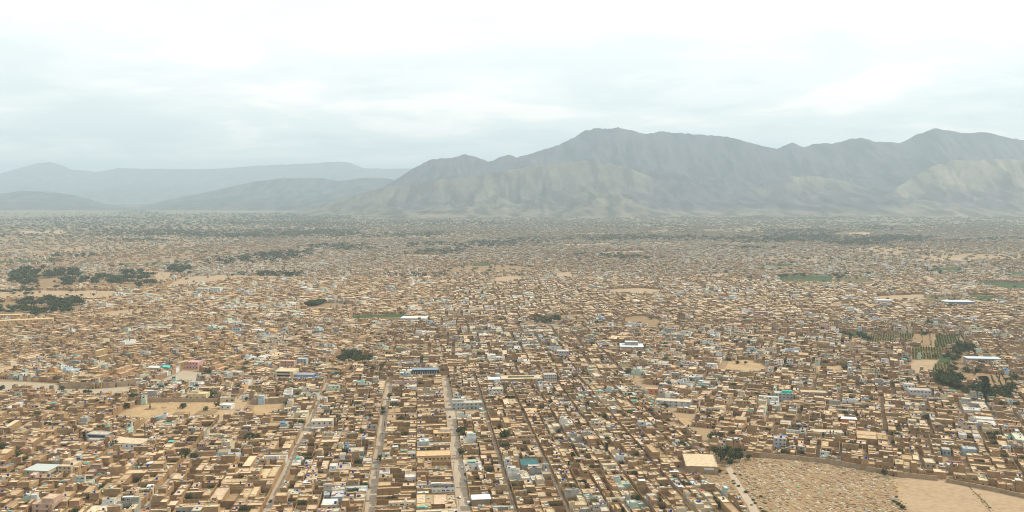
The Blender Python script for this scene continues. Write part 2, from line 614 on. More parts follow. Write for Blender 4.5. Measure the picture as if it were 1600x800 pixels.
# ------------------------------------------------------------------ colours
MUD_W = [(0.353, 0.221, 0.107), (0.334, 0.209, 0.101), (0.377, 0.243, 0.12), (0.315, 0.197, 0.097), (0.391, 0.256, 0.133)]  # mud as seen on shaded walls, the shade put into the colour
MUD_R = [(0.57, 0.418, 0.248), (0.63, 0.477, 0.301), (0.53, 0.384, 0.224), (0.68, 0.531, 0.353), (0.48, 0.345, 0.2), (0.41, 0.291, 0.167)]  # same mud as seen on sunlit roofs, the light put into the colour
PAL = {'cream': ((0.58, 0.49, 0.34), (0.62, 0.53, 0.38)), 'grey': ((0.38, 0.36, 0.31), (0.54, 0.48, 0.38)),
       'white': ((0.66, 0.67, 0.64), (0.64, 0.60, 0.52)), 'pale blue': ((0.42, 0.53, 0.57), (0.58, 0.57, 0.52)),
       'pale green': ((0.46, 0.57, 0.47), (0.58, 0.56, 0.46)), 'pink': ((0.58, 0.40, 0.33), (0.62, 0.50, 0.38)),
       'orange': ((0.62, 0.38, 0.17), (0.62, 0.45, 0.26)), 'brown brick': ((0.30, 0.20, 0.14), (0.50, 0.40, 0.29))}
PAL_W = [('cream', 34), ('grey', 30), ('white', 22), ('pale blue', 7), ('pale green', 6), ('pink', 4), ('orange', 2), ('brown brick', 5)]
TIN = (0.58, 0.63, 0.63)
TEAL = (0.09, 0.38, 0.32)


def jit(c, r, a=.08):
    k = 1 + r.uniform(-a, a)
    return tuple(max(.01, min(.85, x * k * (1 + r.uniform(-.03, .03)))) for x in c)


# box row: part, x, y, hx, hy, z0, z1, wall colour, roof colour, parapet
def make_lot(B, Fr, r, rich=True, pz=.2):
    """One house in lot coordinates: x across the street, y along it."""
    L = dict(boxes=[], tanks=[], wins=[], trees=[], kind='mud', desc=[])
    painted = r.random() < pz
    if painted:
        tot = sum(w for _, w in PAL_W); q = r.uniform(0, tot)
        for nm, w in PAL_W:
            q -= w
            if q <= 0: break
        wc, rc = PAL[nm]
        L['colour'] = nm
    else:
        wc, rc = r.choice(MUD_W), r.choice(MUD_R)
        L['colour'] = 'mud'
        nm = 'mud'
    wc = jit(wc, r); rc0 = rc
    rcj = lambda: jit(r.choice(MUD_R) if not painted or r.random() < .3 else rc0, r, .14)
    hb, hf = B * .5, Fr * .5
    yw = r.uniform(3.2, 5.2)
    h1 = r.uniform(4.0, 6.2)
    mw = jit(r.choice(MUD_W), r)
    yc = jit((0.33, 0.235, 0.135), r, .2)
    pat = r.random()
    bx = L['boxes']
    blocks = []
    if Fr * B < 70 or pat < .12:          # whole lot roofed
        blocks = [(-hb, hb, -hf, hf, h1)]
        if B > 14:
            c = r.uniform(-.3, .3) * B
            blocks = [(-hb, c, -hf, hf, h1), (c, hb, -hf, hf, h1 * r.uniform(.75, 1.25))]
        L['desc'].append('fully roofed')
    elif pat < .42:                        # L
        d = Fr * r.uniform(.28, .42); w = B * r.uniform(.28, .42)
        far = r.random() < .6
        y0, y1 = (hf - d, hf) if far else (-hf, -hf + d)
        sx = r.choice((-1, 1))
        blocks = [(-hb, hb, y0, y1, h1)]
        xa, xb = (-hb, -hb + w) if sx < 0 else (hb - w, hb)
        blocks.append((xa, xb, -hf, y0, h1 * r.uniform(.8, 1.15)) if far else (xa, xb, y1, hf, h1 * r.uniform(.8, 1.15)))
        L['desc'].append('L-shaped')
    elif pat < .52:                        # two bars with a yard between
        w1 = B * r.uniform(.26, .4); w2 = B * r.uniform(.22, .38)
        blocks = [(-hb, -hb + w1, -hf, hf, h1), (hb - w2, hb, -hf, hf, h1 * r.uniform(.75, 1.3))]
        L['desc'].append('twin-roofed')
    elif pat < .74:                        # U
        d = Fr * r.uniform(.28, .42); w = B * r.uniform(.2, .3)
        blocks = [(-hb, hb, hf - d, hf, h1), (-hb, -hb + w, -hf, hf - d, h1 * r.uniform(.75, 1)), (hb - w, hb, -hf, hf - d, h1 * r.uniform(.75, 1.1))]
        L['desc'].append('U-shaped')
    else:                                  # one range and a large walled yard
        w = B * r.uniform(.38, .6)
        sx = r.choice((-1, 1))
        xa, xb = (-hb, -hb + w) if sx < 0 else (hb - w, hb)
        blocks = [(xa, xb, -hf, hf, h1)]
        if r.random() < .5:
            q = -xb if sx < 0 else -xa
            e = hb - .2 if sx < 0 else -hb + .2
            blocks.append((min(e, e - 4 * -sx), max(e, e - 4 * -sx), hf - Fr * .4, hf, h1 * .8))
        L['desc'].append('one-winged')
    nb = []
    for (x0, x1, y0, y1, h) in blocks:
        if x1 - x0 > 10.5 and r.random() < .75:
            c = x0 + (x1 - x0) * r.uniform(.35, .65)
            nb += [(x0, c, y0, y1, h), (c, x1, y0, y1, h * r.uniform(.72, 1.2))]
        elif y1 - y0 > 11 and r.random() < .75:
            c = y0 + (y1 - y0) * r.uniform(.35, .65)
            nb += [(x0, x1, y0, c, h), (x0, x1, c, y1, h * r.uniform(.72, 1.2))]
        else: nb.append((x0, x1, y0, y1, h))
    blocks = nb
    if True:
        e = .14; th = .16
        for (x, y, a, b) in ((0, -hf + e + th, hb - e, th), (0, hf - e - th, hb - e, th)):
            bx.append(('yard_wall', x, y, a, b, 0, yw, mw, jit(mw, r), 0))
        for (x, y, a, b) in ((-hb + e + th, 0, th, hf - e - 2 * th), (hb - e - th, 0, th, hf - e - 2 * th)):
            bx.append(('yard_wall', x, y, a, b, 0, yw, mw, jit(mw, r), 0))
        bx.append(('yard', 0, 0, hb - .3, hf - .3, 0, .12, yc, yc, 0))
    two = r.random() < (.5 if painted else .27)
    tall = False
    for i, (x0, x1, y0, y1, h) in enumerate(blocks):
        cx, cy, ax, ay = (x0 + x1) / 2, (y0 + y1) / 2, (x1 - x0) / 2, (y1 - y0) / 2
        w_i = wc if (i == 0 or painted) else jit(wc, r)
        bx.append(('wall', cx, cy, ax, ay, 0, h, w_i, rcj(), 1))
        top = h - .35
        if two and i == 0:
            kx = r.uniform(.45, .95) if ax > 5 else .93; ky = r.uniform(.6, .95) if ay > 4 else .93
            ux, uy = (ax - .27) * kx, (ay - .27) * ky
            px = cx + r.choice((-1, 1)) * (ax - .27 - ux); py = cy + r.choice((-1, 1)) * (ay - .27 - uy)
            h2 = h + r.uniform(3.0, 3.9)
            bx.append(('wall', px, py, ux, uy, top, h2, jit(w_i, r, .05), rcj(), 1))
            tall = True
            top2 = h2 - .35
            cx, cy, ax, ay, top, h = px, py, ux, uy, top2, h2
        if r.random() < .22 and ax > 3 and ay > 3:
            sxh, syh = r.uniform(1.1, 1.7), r.uniform(1.2, 1.8)
            px = cx + r.choice((-1, 1)) * (ax - .35 - sxh); py = cy + r.choice((-1, 1)) * (ay - .35 - syh)
            bx.append(('stair_room', px, py, sxh, syh, top, top + 2.4, jit(w_i, r), jit(r.choice(MUD_R), r), 0))
        if r.random() < .18 and ax > 2:
            tcq = r.random()
            tc = (0.025, 0.045, 0.25) if tcq < .68 else ((0.66, 0.68, 0.68) if tcq < .85 else (0.03, 0.03, 0.035))
            L['tanks'].append((cx + r.uniform(-.7, .7) * ax * .8, cy + r.uniform(-.8, .2) * ay * .8, top, r.uniform(.6, .85), r.uniform(1.3, 1.9), tc))
            L['tankc'] = 'blue' if tcq < .68 else ('white' if tcq < .85 else 'black')
        # openings on the near side and on the yard side
        if rich and r.random() < (.85 if painted else .35):
            nw = max(1, int(ax * 2 / 3.2))
            lev = [1.0] if h < 5.5 else [1.0, h - 2.3]
            for z in lev:
                for k in range(nw):
                    if r.random() < .7:
                        bw = r.uniform(.9, 1.6) if r.random() < .8 else min(r.uniform(2.2, 3.6), 1.6 * ax / nw)  # wide ones are dark panes painted as shaded verandah recesses
                        L['wins'].append((cx - ax + (k + .5) * 2 * ax / nw, cy - ay - .03, z, bw, r.uniform(1.1, 1.5), 0))
        if rich and r.random() < .5:
            L['wins'].append((cx + r.uniform(-.5, .5) * ax, cy - ay - .03, .05, 1.1, 2.1, 1))
    if r.random() < .045:
        tarp = r.choice([TEAL, TEAL, TIN, TIN, TIN, (0.06, 0.22, 0.42), (0.55, 0.62, 0.60)])
        b0 = blocks[0]
        bx.append(('awning', (b0[0] + b0[1]) / 2 + r.uniform(-1, 1), (b0[2] + b0[3]) / 2, min(3.5, (b0[1] - b0[0]) * .35), min(3., (b0[3] - b0[2]) * .35), h1 + 3.7 if two else h1 + .6, (h1 + 3.7 if two else h1 + .6) + .12, tarp, tarp, 0))
        L['awn'] = 'teal' if tarp == TEAL else ('tin' if tarp == TIN else ('blue' if tarp[2] > .4 and tarp[0] < .2 else 'pale'))
    free = Fr * B - sum((b[1] - b[0]) * (b[3] - b[2]) for b in blocks)
    if free > 22 and r.random() < .52:
        for q in range(r.randint(1, 2)):
            for _ in range(8):
                x, y = r.uniform(-hb + 1.5, hb - 1.5), r.uniform(-hf + 1.5, hf - 1.5)
                if not any(b[0] - .8 < x < b[1] + .8 and b[2] - .8 < y < b[3] + .8 for b in blocks):
                    L['trees'].append((x, y, r.uniform(3.2, 7.0)))
                    break
    L['painted'] = painted; L['tall'] = tall; L['n'] = len(blocks)
    L['hmax'] = max(b[6] for b in bx)
    return L


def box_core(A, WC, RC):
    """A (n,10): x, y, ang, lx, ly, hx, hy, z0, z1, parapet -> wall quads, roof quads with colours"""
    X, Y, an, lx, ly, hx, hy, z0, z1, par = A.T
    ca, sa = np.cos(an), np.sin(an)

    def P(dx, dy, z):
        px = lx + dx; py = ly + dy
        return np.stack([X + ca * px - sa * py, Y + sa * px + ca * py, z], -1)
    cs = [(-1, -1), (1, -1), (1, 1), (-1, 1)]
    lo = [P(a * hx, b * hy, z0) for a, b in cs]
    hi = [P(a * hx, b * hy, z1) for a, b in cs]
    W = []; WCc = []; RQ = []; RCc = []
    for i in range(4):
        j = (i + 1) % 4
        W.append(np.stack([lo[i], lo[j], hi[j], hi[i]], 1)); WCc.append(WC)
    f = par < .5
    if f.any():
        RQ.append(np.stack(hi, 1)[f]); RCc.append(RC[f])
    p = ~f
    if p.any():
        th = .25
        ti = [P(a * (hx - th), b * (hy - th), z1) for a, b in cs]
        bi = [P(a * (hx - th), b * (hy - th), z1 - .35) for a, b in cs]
        rim = RC * .55 + WC * .45  # wall tops painted towards the roof's sunlit tone
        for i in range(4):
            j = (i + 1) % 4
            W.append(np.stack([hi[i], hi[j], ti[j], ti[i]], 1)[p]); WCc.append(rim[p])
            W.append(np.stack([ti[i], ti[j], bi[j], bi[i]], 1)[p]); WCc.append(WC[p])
        RQ.append(np.stack(bi, 1)[p]); RCc.append(RC[p])
    return np.concatenate(W), np.concatenate(WCc), np.concatenate(RQ), np.concatenate(RCc)


def boxes_to_quads(rows):
    A = np.array([[q[0], q[1], q[2], q[3], q[4], q[5], q[6], q[7], q[8], q[11]] for q in rows], float)
    return box_core(A, np.array([q[9] for q in rows], float), np.array([q[10] for q in rows], float))


def cyl_quads(x, y, z, r, h, n=10):
    a = np.arange(n) * 2 * math.pi / n
    c = np.stack([x + r * np.cos(a), y + r * np.sin(a)], -1)
    Q = []
    for i in range(n):
        j = (i + 1) % n
        Q.append([(*c[i], z), (*c[j], z), (*c[j], z + h), (*c[i], z + h)])
    for i in range(1, n - 2, 2):
        Q.append([(*c[0], z + h), (*c[i], z + h), (*c[i + 1], z + h), (*c[i + 2], z + h)])
    return Q


# ------------------------------------------------------------------ shared small meshes
def box_q(x0, x1, y0, y1, z0, z1):
    p = [(x0, y0), (x1, y0), (x1, y1), (x0, y1)]
    Q = [[(*p[i], z0), (*p[(i + 1) % 4], z0), (*p[(i + 1) % 4], z1), (*p[i], z1)] for i in range(4)]
    Q.append([(*q, z1) for q in p])
    Q.append([(*q, z0) for q in reversed(p)])
    return Q


def make_window_mesh(name, frame, pane):
    Q = []; C = []
    for (x0, x1, z0, z1) in ((-.5, -.42, 0, 1), (.42, .5, 0, 1), (-.42, .42, 0, .08), (-.42, .42, .92, 1), (-.03, .03, .08, .92)):
        b = box_q(x0, x1, -.09, .03, z0, z1)
        Q += b; C += [frame] * len(b)
    b = box_q(-.42, .42, -.03, .03, .08, .92)
    Q += b; C += [pane] * len(b)
    return quad_mesh(name, Q, C, PAINT)


WIN_ME = make_window_mesh('window', (0.30, 0.26, 0.20), (0.022, 0.025, 0.03))
WIN_W_ME = make_window_mesh('window', (0.6, 0.58, 0.54), (0.025, 0.03, 0.04))
DOOR_ME = make_window_mesh('door', (0.20, 0.14, 0.09), (0.07, 0.055, 0.045))


def tank_mesh(col):
    Q = cyl_quads(0, 0, .12, .5, .78, 12) + cyl_quads(0, 0, .9, .3, .1, 12) + box_q(-.46, .46, -.46, .46, 0, .12)
    return quad_mesh('water_tank', Q, [col] * (len(Q) - 6) + [(0.3, 0.28, 0.25)] * 6, PAINT)


TANK_ME = {}


def tank_me(col):
    if col not in TANK_ME: TANK_ME[col] = tank_mesh(col)
    return TANK_ME[col]


def rep(name, me, parent, loc, rz=0.0, scale=(1, 1, 1)):
    o = link(name, me, parent, loc, rz)
    o.scale = scale
    return o


# ------------------------------------------------------------------ landmark buildings
LM_RECT = []          # rectangles kept free of ordinary houses


def rect_poly(cx, cy, ang, x0, x1, y0, y1):
    ca, sa = math.cos(ang), math.sin(ang)
    return np.array([(cx + ca * x - sa * y, cy + sa * x + ca * y) for x, y in ((x0, y0), (x1, y0), (x1, y1), (x0, y1))])


def add_part(name, parent, boxes, wall, roof=None, par=0, mat=None):
    """one mesh part out of boxes (x0,x1,y0,y1,z0,z1)"""
    rows = [(0, 0, 0, (b[0] + b[1]) / 2, (b[2] + b[3]) / 2, (b[1] - b[0]) / 2, (b[3] - b[2]) / 2, b[4], b[5], wall, roof or wall, par) for b in boxes]
    W, WC, RQ, RC = boxes_to_quads(rows)
    return link(name, quad_mesh(name, np.concatenate([W, RQ]), np.concatenate([WC, RC]), mat or MASONRY), parent)


def building(name, cat, label, u, vb, wpx, depth, h, wall, roof, ang=0.0, win=None, floors=1, par=1, win_me=None, door=False, margin=.6, group=None, upper=None, roofname='roof', tanks=(), front=None):
    """A building whose front wall's foot is centred on photo pixel (u, vb)."""
    x, y = ground_at(u, vb)
    w = wpx * scale_at(vb)
    t = empty(name, (x, y, 0), ang)
    tag(t, label, cat, group)
    LM_RECT.append(rect_poly(x, y, ang, -w / 2 - margin, w / 2 + margin, -(front if front is not None else (7.5 if 560 < vb < 780 else 3.0)), depth + margin))
    W, WC, RQ, RC = boxes_to_quads([(0, 0, 0, 0, depth / 2, w / 2, depth / 2, 0, h, wall, roof, par)])
    link('wall', quad_mesh('wall', W, WC, MASONRY), t)
    if par: link(roofname, quad_mesh('roof', RQ, RC, MASONRY), t)
    else:
        e = .45
        add_part(roofname, t, [(-w / 2 - e, w / 2 + e, -e, depth + e, h + .004, h + .28)], roof, roof, 0, PAINT if roof[2] > roof[0] else MASONRY)
    if upper:
        x0, x1, y0, y1, hh, wc = upper
        z0 = h - (.35 if par else -.28)
        W, WC, RQ, RC = boxes_to_quads([(0, 0, 0, (x0 + x1) / 2 * w, (y0 + y1) / 2 * depth, (x1 - x0) / 2 * w - .26, (y1 - y0) / 2 * depth - .26, z0, h + hh, wc, roof, 1)])
        link('upper_room', quad_mesh('upper_room', W, WC, MASONRY), t)
        link('roof', quad_mesh('roof', RQ, RC, MASONRY), t)
    me = win_me or WIN_ME
    if win:
        fh = h / floors
        for fl in range(floors):
            for k in range(win):
                if door and fl == 0 and k == win // 2: continue
                rep('window', me, t, (-w / 2 + (k + .5) * w / win, 0, fl * fh + fh * .36), 0, (min(1.5, w / win * .55), 1, min(1.6, fh * .42)))
    if door:
        rep('door', DOOR_ME, t, (-w / 2 + (win // 2 + .5) * w / win if win else w * .2, 0, .05), 0, (1.3, 1, 2.3))
    for tx, ty, c in tanks:
        rep('water_tank', tank_me(c), t, (tx * w, ty * depth, h - (.35 if par else -.29)), 0, (1.8, 1.8, 1.9))
    return t, w


BLUE = (0.025, 0.045, 0.25)
WHT = (0.66, 0.68, 0.68)
CREAM, CREAMR = (0.60, 0.50, 0.33), (0.64, 0.54, 0.38)
GREY, GREYR = (0.40, 0.41, 0.40), (0.52, 0.47, 0.39)
WHITE, WHITER = (0.68, 0.69, 0.67), (0.60, 0.52, 0.40)

building('meeting_hall', 'hall', 'long white hall with cream flat roof and three small dark front windows', 194, 701, 54, 16, 4.6, (0.74, 0.76, 0.74), (0.66, 0.53, 0.36), R(-10), win=6, par=0)
t, w = building('verandah_house', 'house', 'grey blue two storey house with dark upper verandah just left behind the white hall', 151, 690, 34, 11, 6.6, (0.42, 0.44, 0.47), GREYR, R(-8), win=4, floors=2)
add_part('porch', t, [(-w * .3, w * .3, -4.5, -.04, 0, 3.2)], (0.6, 0.6, 0.58), CREAMR)
add_part('verandah_painted_shade', t, [(-w * .36, w * .4, -.12, .1, 3.9, 5.7)], (0.05, 0.06, 0.10))  # solid dark slab, paints the shade inside the verandah
t, w = building('cream_house', 'house', 'two storey cream house with stepped roof below the verandah house at the left', 101, 741, 22, 15, 6.4, (0.55, 0.44, 0.28), (0.66, 0.54, 0.36), R(-6), win=3, floors=2, upper=(-.5, .1, .4, 1, 2.6, (0.56, 0.44, 0.28)), tanks=[(.3, .3, BLUE)])
building('grey_roofed_house', 'house', 'low cream walled house with wide pale grey roof at the lower left', 56, 743, 40, 16, 3.8, (0.50, 0.44, 0.30), (0.44, 0.49, 0.46), R(-7), win=3, par=0)
t, w = building('arched_villa', 'house', 'pinkish tan villa with stepped tower and round balcony at the lower left edge', 66, 803, 34, 16, 7.0, (0.52, 0.36, 0.26), (0.60, 0.45, 0.32), R(-5), win=2, floors=2, upper=(-.12, .5, .1, .8, 3.2, (0.53, 0.37, 0.27)))
add_part('balcony', t, [(-w * .1, w * .3, -1.6, -.03, 3.3, 3.6), (-w * .1, w * .3, -1.6, -1.4, 3.6, 4.5)], (0.55, 0.40, 0.30))
building('yellow_house', 'house', 'yellow cream house with three dark windows at the back of the tan lot', 308, 627, 29, 11, 8.2, (0.66, 0.53, 0.28), (0.66, 0.55, 0.36), R(-3), win=3, upper=(-.45, 0, .3, .9, 1.6, (0.62, 0.51, 0.30)))
building('white_hut', 'hut', 'small white hut with two windows standing alone on the tan lot', 352, 640, 18, 9, 4.4, (0.64, 0.64, 0.62), (0.66, 0.66, 0.64), R(-8), win=2, par=0)
t, w = building('hospital_block', 'building', 'big cream three storey block with deep open balconies beside the blue wing', 444, 594, 30, 20, 10.5, (0.60, 0.50, 0.32), (0.68, 0.55, 0.37), R(-4), par=1)
for zz in (3.6, 6.9):
    add_part('balcony', t, [(-w * .38, w * .3, -1.5, -.03, zz, zz + .9)], (0.60, 0.52, 0.36))
    add_part('gallery_painted_shade', t, [(-w * .38, w * .3, -.1, .1, zz + .95, zz + 2.6)], (0.055, 0.05, 0.045))  # solid dark slab on the wall, gallery shade as colour
t, w = building('blue_wing', 'building', 'blue painted wing with white canopy right of the cream three storey block', 475, 594, 30, 14, 6.5, (0.16, 0.27, 0.46), (0.40, 0.36, 0.32), R(-4), win=4, win_me=WIN_W_ME)
add_part('canopy', t, [(-w * 1.3, w * .45, -3.2, -.04, 2.7, 3.0)], (0.66, 0.69, 0.70), None, 0, PAINT)
building('orange_block', 'building', 'grey block with orange red parapet directly behind the cream three storey block', 449, 578, 22, 10, 11.0, (0.50, 0.30, 0.20), (0.58, 0.40, 0.28), R(-4), win=4, floors=3)
building('green_grey_block', 'building', 'tall pale green and grey block right of the orange parapet', 471, 573, 15, 10, 10.0, (0.38, 0.44, 0.42), (0.5, 0.5, 0.45), R(-4), win=3, floors=3)
t, w = building('ribbed_house', 'house', 'pale grey two storey house with flat facade beside the second street left', 503, 673, 33, 12, 9.0, (0.55, 0.50, 0.43), (0.66, 0.57, 0.43), A1, win=4, floors=2)
add_part('shop_canopy', t, [(-w * .48, w * .5, -2.4, -.04, 2.9, 3.15)], (0.66, 0.68, 0.68), None, 0, PAINT)
t, w = building('garage_house', 'house', 'grey house with wide open terrace and dark garage front left of the pale street', 556, 715, 24, 13, 5.2, (0.33, 0.35, 0.34), (0.55, 0.46, 0.33), A1, tanks=[(-.4, .1, BLUE)])
add_part('garage_door', t, [(-w * .34, w * .34, -.08, .06, .3, 3.3)], (0.24, 0.27, 0.27), None, 0, PAINT)
t, w = building('orange_flats', 'building', 'orange two storey flats with dark corner windows left of the wide street', 691, 691, 27, 12, 8.2, (0.56, 0.36, 0.15), (0.68, 0.46, 0.24), A1, win=3, floors=2, upper=(-.1, .5, .3, 1, 2.2, (0.66, 0.62, 0.54)))
building('school_block', 'school', 'long orange cream school with a row of square dark windows by the wide street', 678, 722, 54, 15, 5.4, (0.58, 0.39, 0.19), (0.66, 0.46, 0.26), A1, win=9)
# pillared hall and its neighbours at the head of the streets
t, w = building('pillared_hall', 'hall', 'dark blue roofed hall with a row of white pillars at the head of the streets', 664, 587, 40, 12, 7.0, (0.06, 0.07, 0.09), (0.20, 0.27, 0.33), R(3), par=0)  # near-black wall colour carries the shade behind the pillars
_p = add_part('pillar', t, [(-.25, .25, -.25, .25, 0, 4.6)], (0.66, 0.66, 0.63))
_p.location = (-w / 2 + .5 * w / 11, -1.4, .504)
for k in range(1, 11):
    rep('pillar', _p.data, t, (-w / 2 + (k + .5) * w / 11, -1.4, .504))
add_part('gallery_floor', t, [(-w / 2, w / 2, -2.0, -.04, 0, .5)], (0.42, 0.42, 0.36))
building('white_shed', 'shed', 'white sheet roofed shed joined to the left end of the pillared hall', 636, 586, 17, 11, 4.6, (0.5, 0.46, 0.38), (0.68, 0.70, 0.70), R(3), par=0)
building('blue_roofed_house', 'house', 'house under a flat pale blue metal roof right of the wide street head', 774, 600, 22, 14, 5.0, (0.34, 0.27, 0.20), (0.52, 0.66, 0.72), R(4), par=0)
building('white_house', 'house', 'white house with dark windows just below the pale blue metal roof', 775, 619, 23, 10, 8.0, (0.66, 0.67, 0.58), WHITER, R(5), win=4, floors=2, tanks=[(-.3, .4, BLUE)])
t, w = building('garden_compound', 'compound', 'long cream walled compound with a sunken planted court on its roof', 816, 600, 66, 22, 6.0, (0.40, 0.29, 0.18), (0.64, 0.52, 0.35), R(4))
add_part('planting', t, [(-w * .32, w * .3, 9, 14, 5.7, 6.6)], (0.11, 0.12, 0.05), None, 0, LEAF)
building('office_block', 'building', 'grey three storey block with rows of windows right of the garden compound', 860, 598, 20, 12, 9.5, (0.48, 0.46, 0.45), GREYR, R(4), win=6, floors=3)
building('aqua_house', 'house', 'grey aqua two storey house facing a bare yard right of the wide street', 730, 641, 48, 11, 7.6, (0.40, 0.45, 0.43), (0.56, 0.50, 0.40), A1, win=7, floors=2, upper=(-.5, -.1, .3, 1, 2.4, (0.45, 0.45, 0.44)))
building('grey_terrace', 'building', 'long pale blue grey terrace under a cream roof in the middle of town', 1052, 636, 54, 12, 6.2, (0.47, 0.51, 0.52), (0.66, 0.54, 0.37), R(-14), win=6, floors=2)
building('orange_house', 'house', 'bright orange fronted house above the long grey terrace', 1018, 616, 20, 9, 6.0, (0.62, 0.27, 0.12), (0.60, 0.42, 0.28), R(-10), win=3)
t, w = building('teal_courtyard_house', 'house', 'house with dark teal roof deck and white front room between two lanes', 829, 735, 27, 17, 4.4, (0.36, 0.36, 0.32), (0.06, 0.17, 0.18), A1)
add_part('front_room', t, [(-w * .15, w * .5, -3.5, -.04, 0, 4.9)], (0.66, 0.64, 0.58), (0.70, 0.68, 0.62), 1)
building('tin_roofed_house', 'house', 'brown house with long white tin roof low on the right of the wide street', 752, 797, 28, 9, 7.6, (0.34, 0.25, 0.16), (0.66, 0.70, 0.72), A1, par=0)
building('white_roofed_house', 'house', 'house with bright white roof terrace and blue tank at the bottom edge', 514, 799, 24, 13, 4.6, (0.60, 0.50, 0.34), (0.70, 0.70, 0.68), A1, win=3, tanks=[(.4, .2, BLUE)])
t, w = building('cemetery_mosque', 'hall', 'large plain hall with wide cream roof and pale sign at the cemetery corner', 1097, 742, 50, 34, 6.8, (0.37, 0.27, 0.17), (0.66, 0.52, 0.34), R(-6))
add_part('sign_board', t, [(w * .06, w * .36, -.22, -.03, 4.3, 5.6)], (0.55, 0.62, 0.60), None, 0, PAINT)
building('water_tower_house', 'house', 'narrow pale grey tower house with blue tank above the cemetery wall', 1219, 703, 18, 9, 10.0, (0.47, 0.47, 0.46), GREYR, A2 * .5, win=3, floors=3, tanks=[(.1, .4, BLUE)])
t, w = building('green_roofed_flats', 'building', 'grey three storey flats with bright green roof shade in the right district', 1225, 628, 28, 12, 9.0, (0.36, 0.38, 0.37), (0.55, 0.55, 0.48), A2 * .5, win=5, floors=3)
add_part('roof_shade', t, [(-.1 * w, .45 * w, 3, 8, 9.05, 11.0)], (0.04, 0.42, 0.30), None, 0, PAINT)
building('long_school', 'school', 'long low school with dark window strip in the right district', 1272, 621, 40, 12, 5.6, (0.38, 0.30, 0.22), (0.58, 0.45, 0.30), A2 * .5, win=10)
building('orange_walled_house', 'house', 'house with bright orange front wall beneath a pale tin roof', 1326, 664, 24, 9, 5.4, (0.62, 0.20, 0.05), TIN, A2 * .6, par=0)
t, w = building('cypress_court_house', 'house', 'long pale house with dark arcade behind a row of slim cypresses', 1293, 684, 48, 10, 5.2, (0.60, 0.56, 0.44), (0.64, 0.55, 0.40), A2 * .5, win=9)
t, w = building('college_block', 'school', 'long two storey school with pale blue roof beside the orchards', 1538, 571, 50, 14, 8.6, (0.40, 0.33, 0.29), (0.50, 0.62, 0.68), R(-6), win=10, floors=2, par=0)
building('white_flats', 'building', 'white two storey flats with a row of windows left of the gardens', 1438, 622, 32, 12, 8.6, (0.58, 0.60, 0.62), (0.55, 0.44, 0.36), R(-12), win=6, floors=2)
building('white_corner_house', 'house', 'white corner house adjoining the left end of the white flats', 1421, 614, 15, 10, 9.5, (0.62, 0.64, 0.60), WHITER, R(-12), win=3, floors=2, margin=.2)
building('blue_house', 'house', 'blue grey house with rounded tank among mud houses above the playing field', 1516, 713, 20, 9, 6.2, (0.36, 0.47, 0.54), (0.5, 0.5, 0.47), A2 * .7, win=2, tanks=[(-.2, .4, WHT)])
building('slate_house', 'house', 'narrow slate blue house left of the blue grey house', 1479, 713, 12, 8, 5.8, (0.33, 0.42, 0.47), (0.62, 0.50, 0.36), A2 * .7, win=2)
building('red_roofed_house', 'house', 'long pale blue house with dark red strip and white roof above the playing field', 1494, 736, 25, 10, 4.6, (0.40, 0.47, 0.48), (0.66, 0.60, 0.55), A2 * .7, win=3, upper=(-.45, .45, .72, 1, .9, (0.36, 0.10, 0.08)))
building('plain_cream_house', 'house', 'plain cream house with smooth flat roof left of the red strip house', 1454, 733, 15, 13, 5.2, (0.45, 0.36, 0.25), (0.60, 0.50, 0.36), A2 * .7, win=2)
# farther roofs that still read singly
building('market_shed', 'shed', 'large white roofed shed standing alone in the middle distance', 645, 503, 40, 26, 6, (0.5, 0.5, 0.46), (0.70, 0.72, 0.70), R(-5), par=0)
building('factory', 'factory', 'factory with a stepped pale blue roof in the middle distance', 987, 551, 36, 26, 8, (0.45, 0.34, 0.28), (0.56, 0.68, 0.70), R(-6), win=8, par=0, upper=(-.3, .3, .4, .9, 5, (0.4, 0.3, 0.25)))
building('blue_white_school', 'school', 'blue and white building with tall front among far houses', 879, 558, 19, 14, 8, (0.45, 0.48, 0.60), WHITER, R(-4), win=5, floors=2)
building('works_block', 'factory', 'dark grey workshops with pale roof beyond the right hand fields', 1500, 479, 44, 30, 9, (0.22, 0.24, 0.27), (0.50, 0.56, 0.58), R(-6), win=7, par=0)
building('pink_house', 'house', 'rose pink house at the back of the grey bare lot', 300, 577, 20, 14, 9, (0.60, 0.33, 0.29), (0.62, 0.42, 0.36), R(-8), win=4, floors=2)
building('teal_tent_house', 'house', 'house under a bright teal canopy left of the rose pink house', 258, 580, 18, 10, 5, (0.4, 0.35, 0.28), (0.06, 0.50, 0.44), R(-8), par=0)
building('sawtooth_shed', 'shed', 'white sheet shed left of the bright teal canopy', 238, 581, 20, 12, 5, (0.5, 0.48, 0.43), (0.68, 0.68, 0.64), R(-8), par=0)
building('barracks', 'barracks', 'long orange yellow barracks at the left edge, nearer of the two', 40, 508, 76, 16, 9, (0.62, 0.42, 0.18), (0.66, 0.50, 0.30), R(20), win=14, floors=2)
building('barracks', 'barracks', 'long orange yellow barracks at the left edge, farther of the two', 8, 500, 46, 16, 9, (0.62, 0.42, 0.18), (0.66, 0.50, 0.30), R(4), win=9, floors=2)
building('white_terrace', 'building', 'pale green and white terrace standing at the edge of the far fields', 315, 457, 20, 18, 9, (0.58, 0.62, 0.55), (0.6, 0.55, 0.45), R(-6), win=7, floors=2)
building('white_terrace', 'building', 'taller white terrace with green front right of the pale green terrace', 336, 458, 16, 18, 12, (0.62, 0.66, 0.60), (0.6, 0.55, 0.45), R(-6), win=5, floors=3)
building('red_tank_house', 'house', 'house with a bright red roof patch far right of centre', 1160, 519, 8, 9, 7, (0.60, 0.16, 0.13), (0.62, 0.20, 0.16), R(-6))
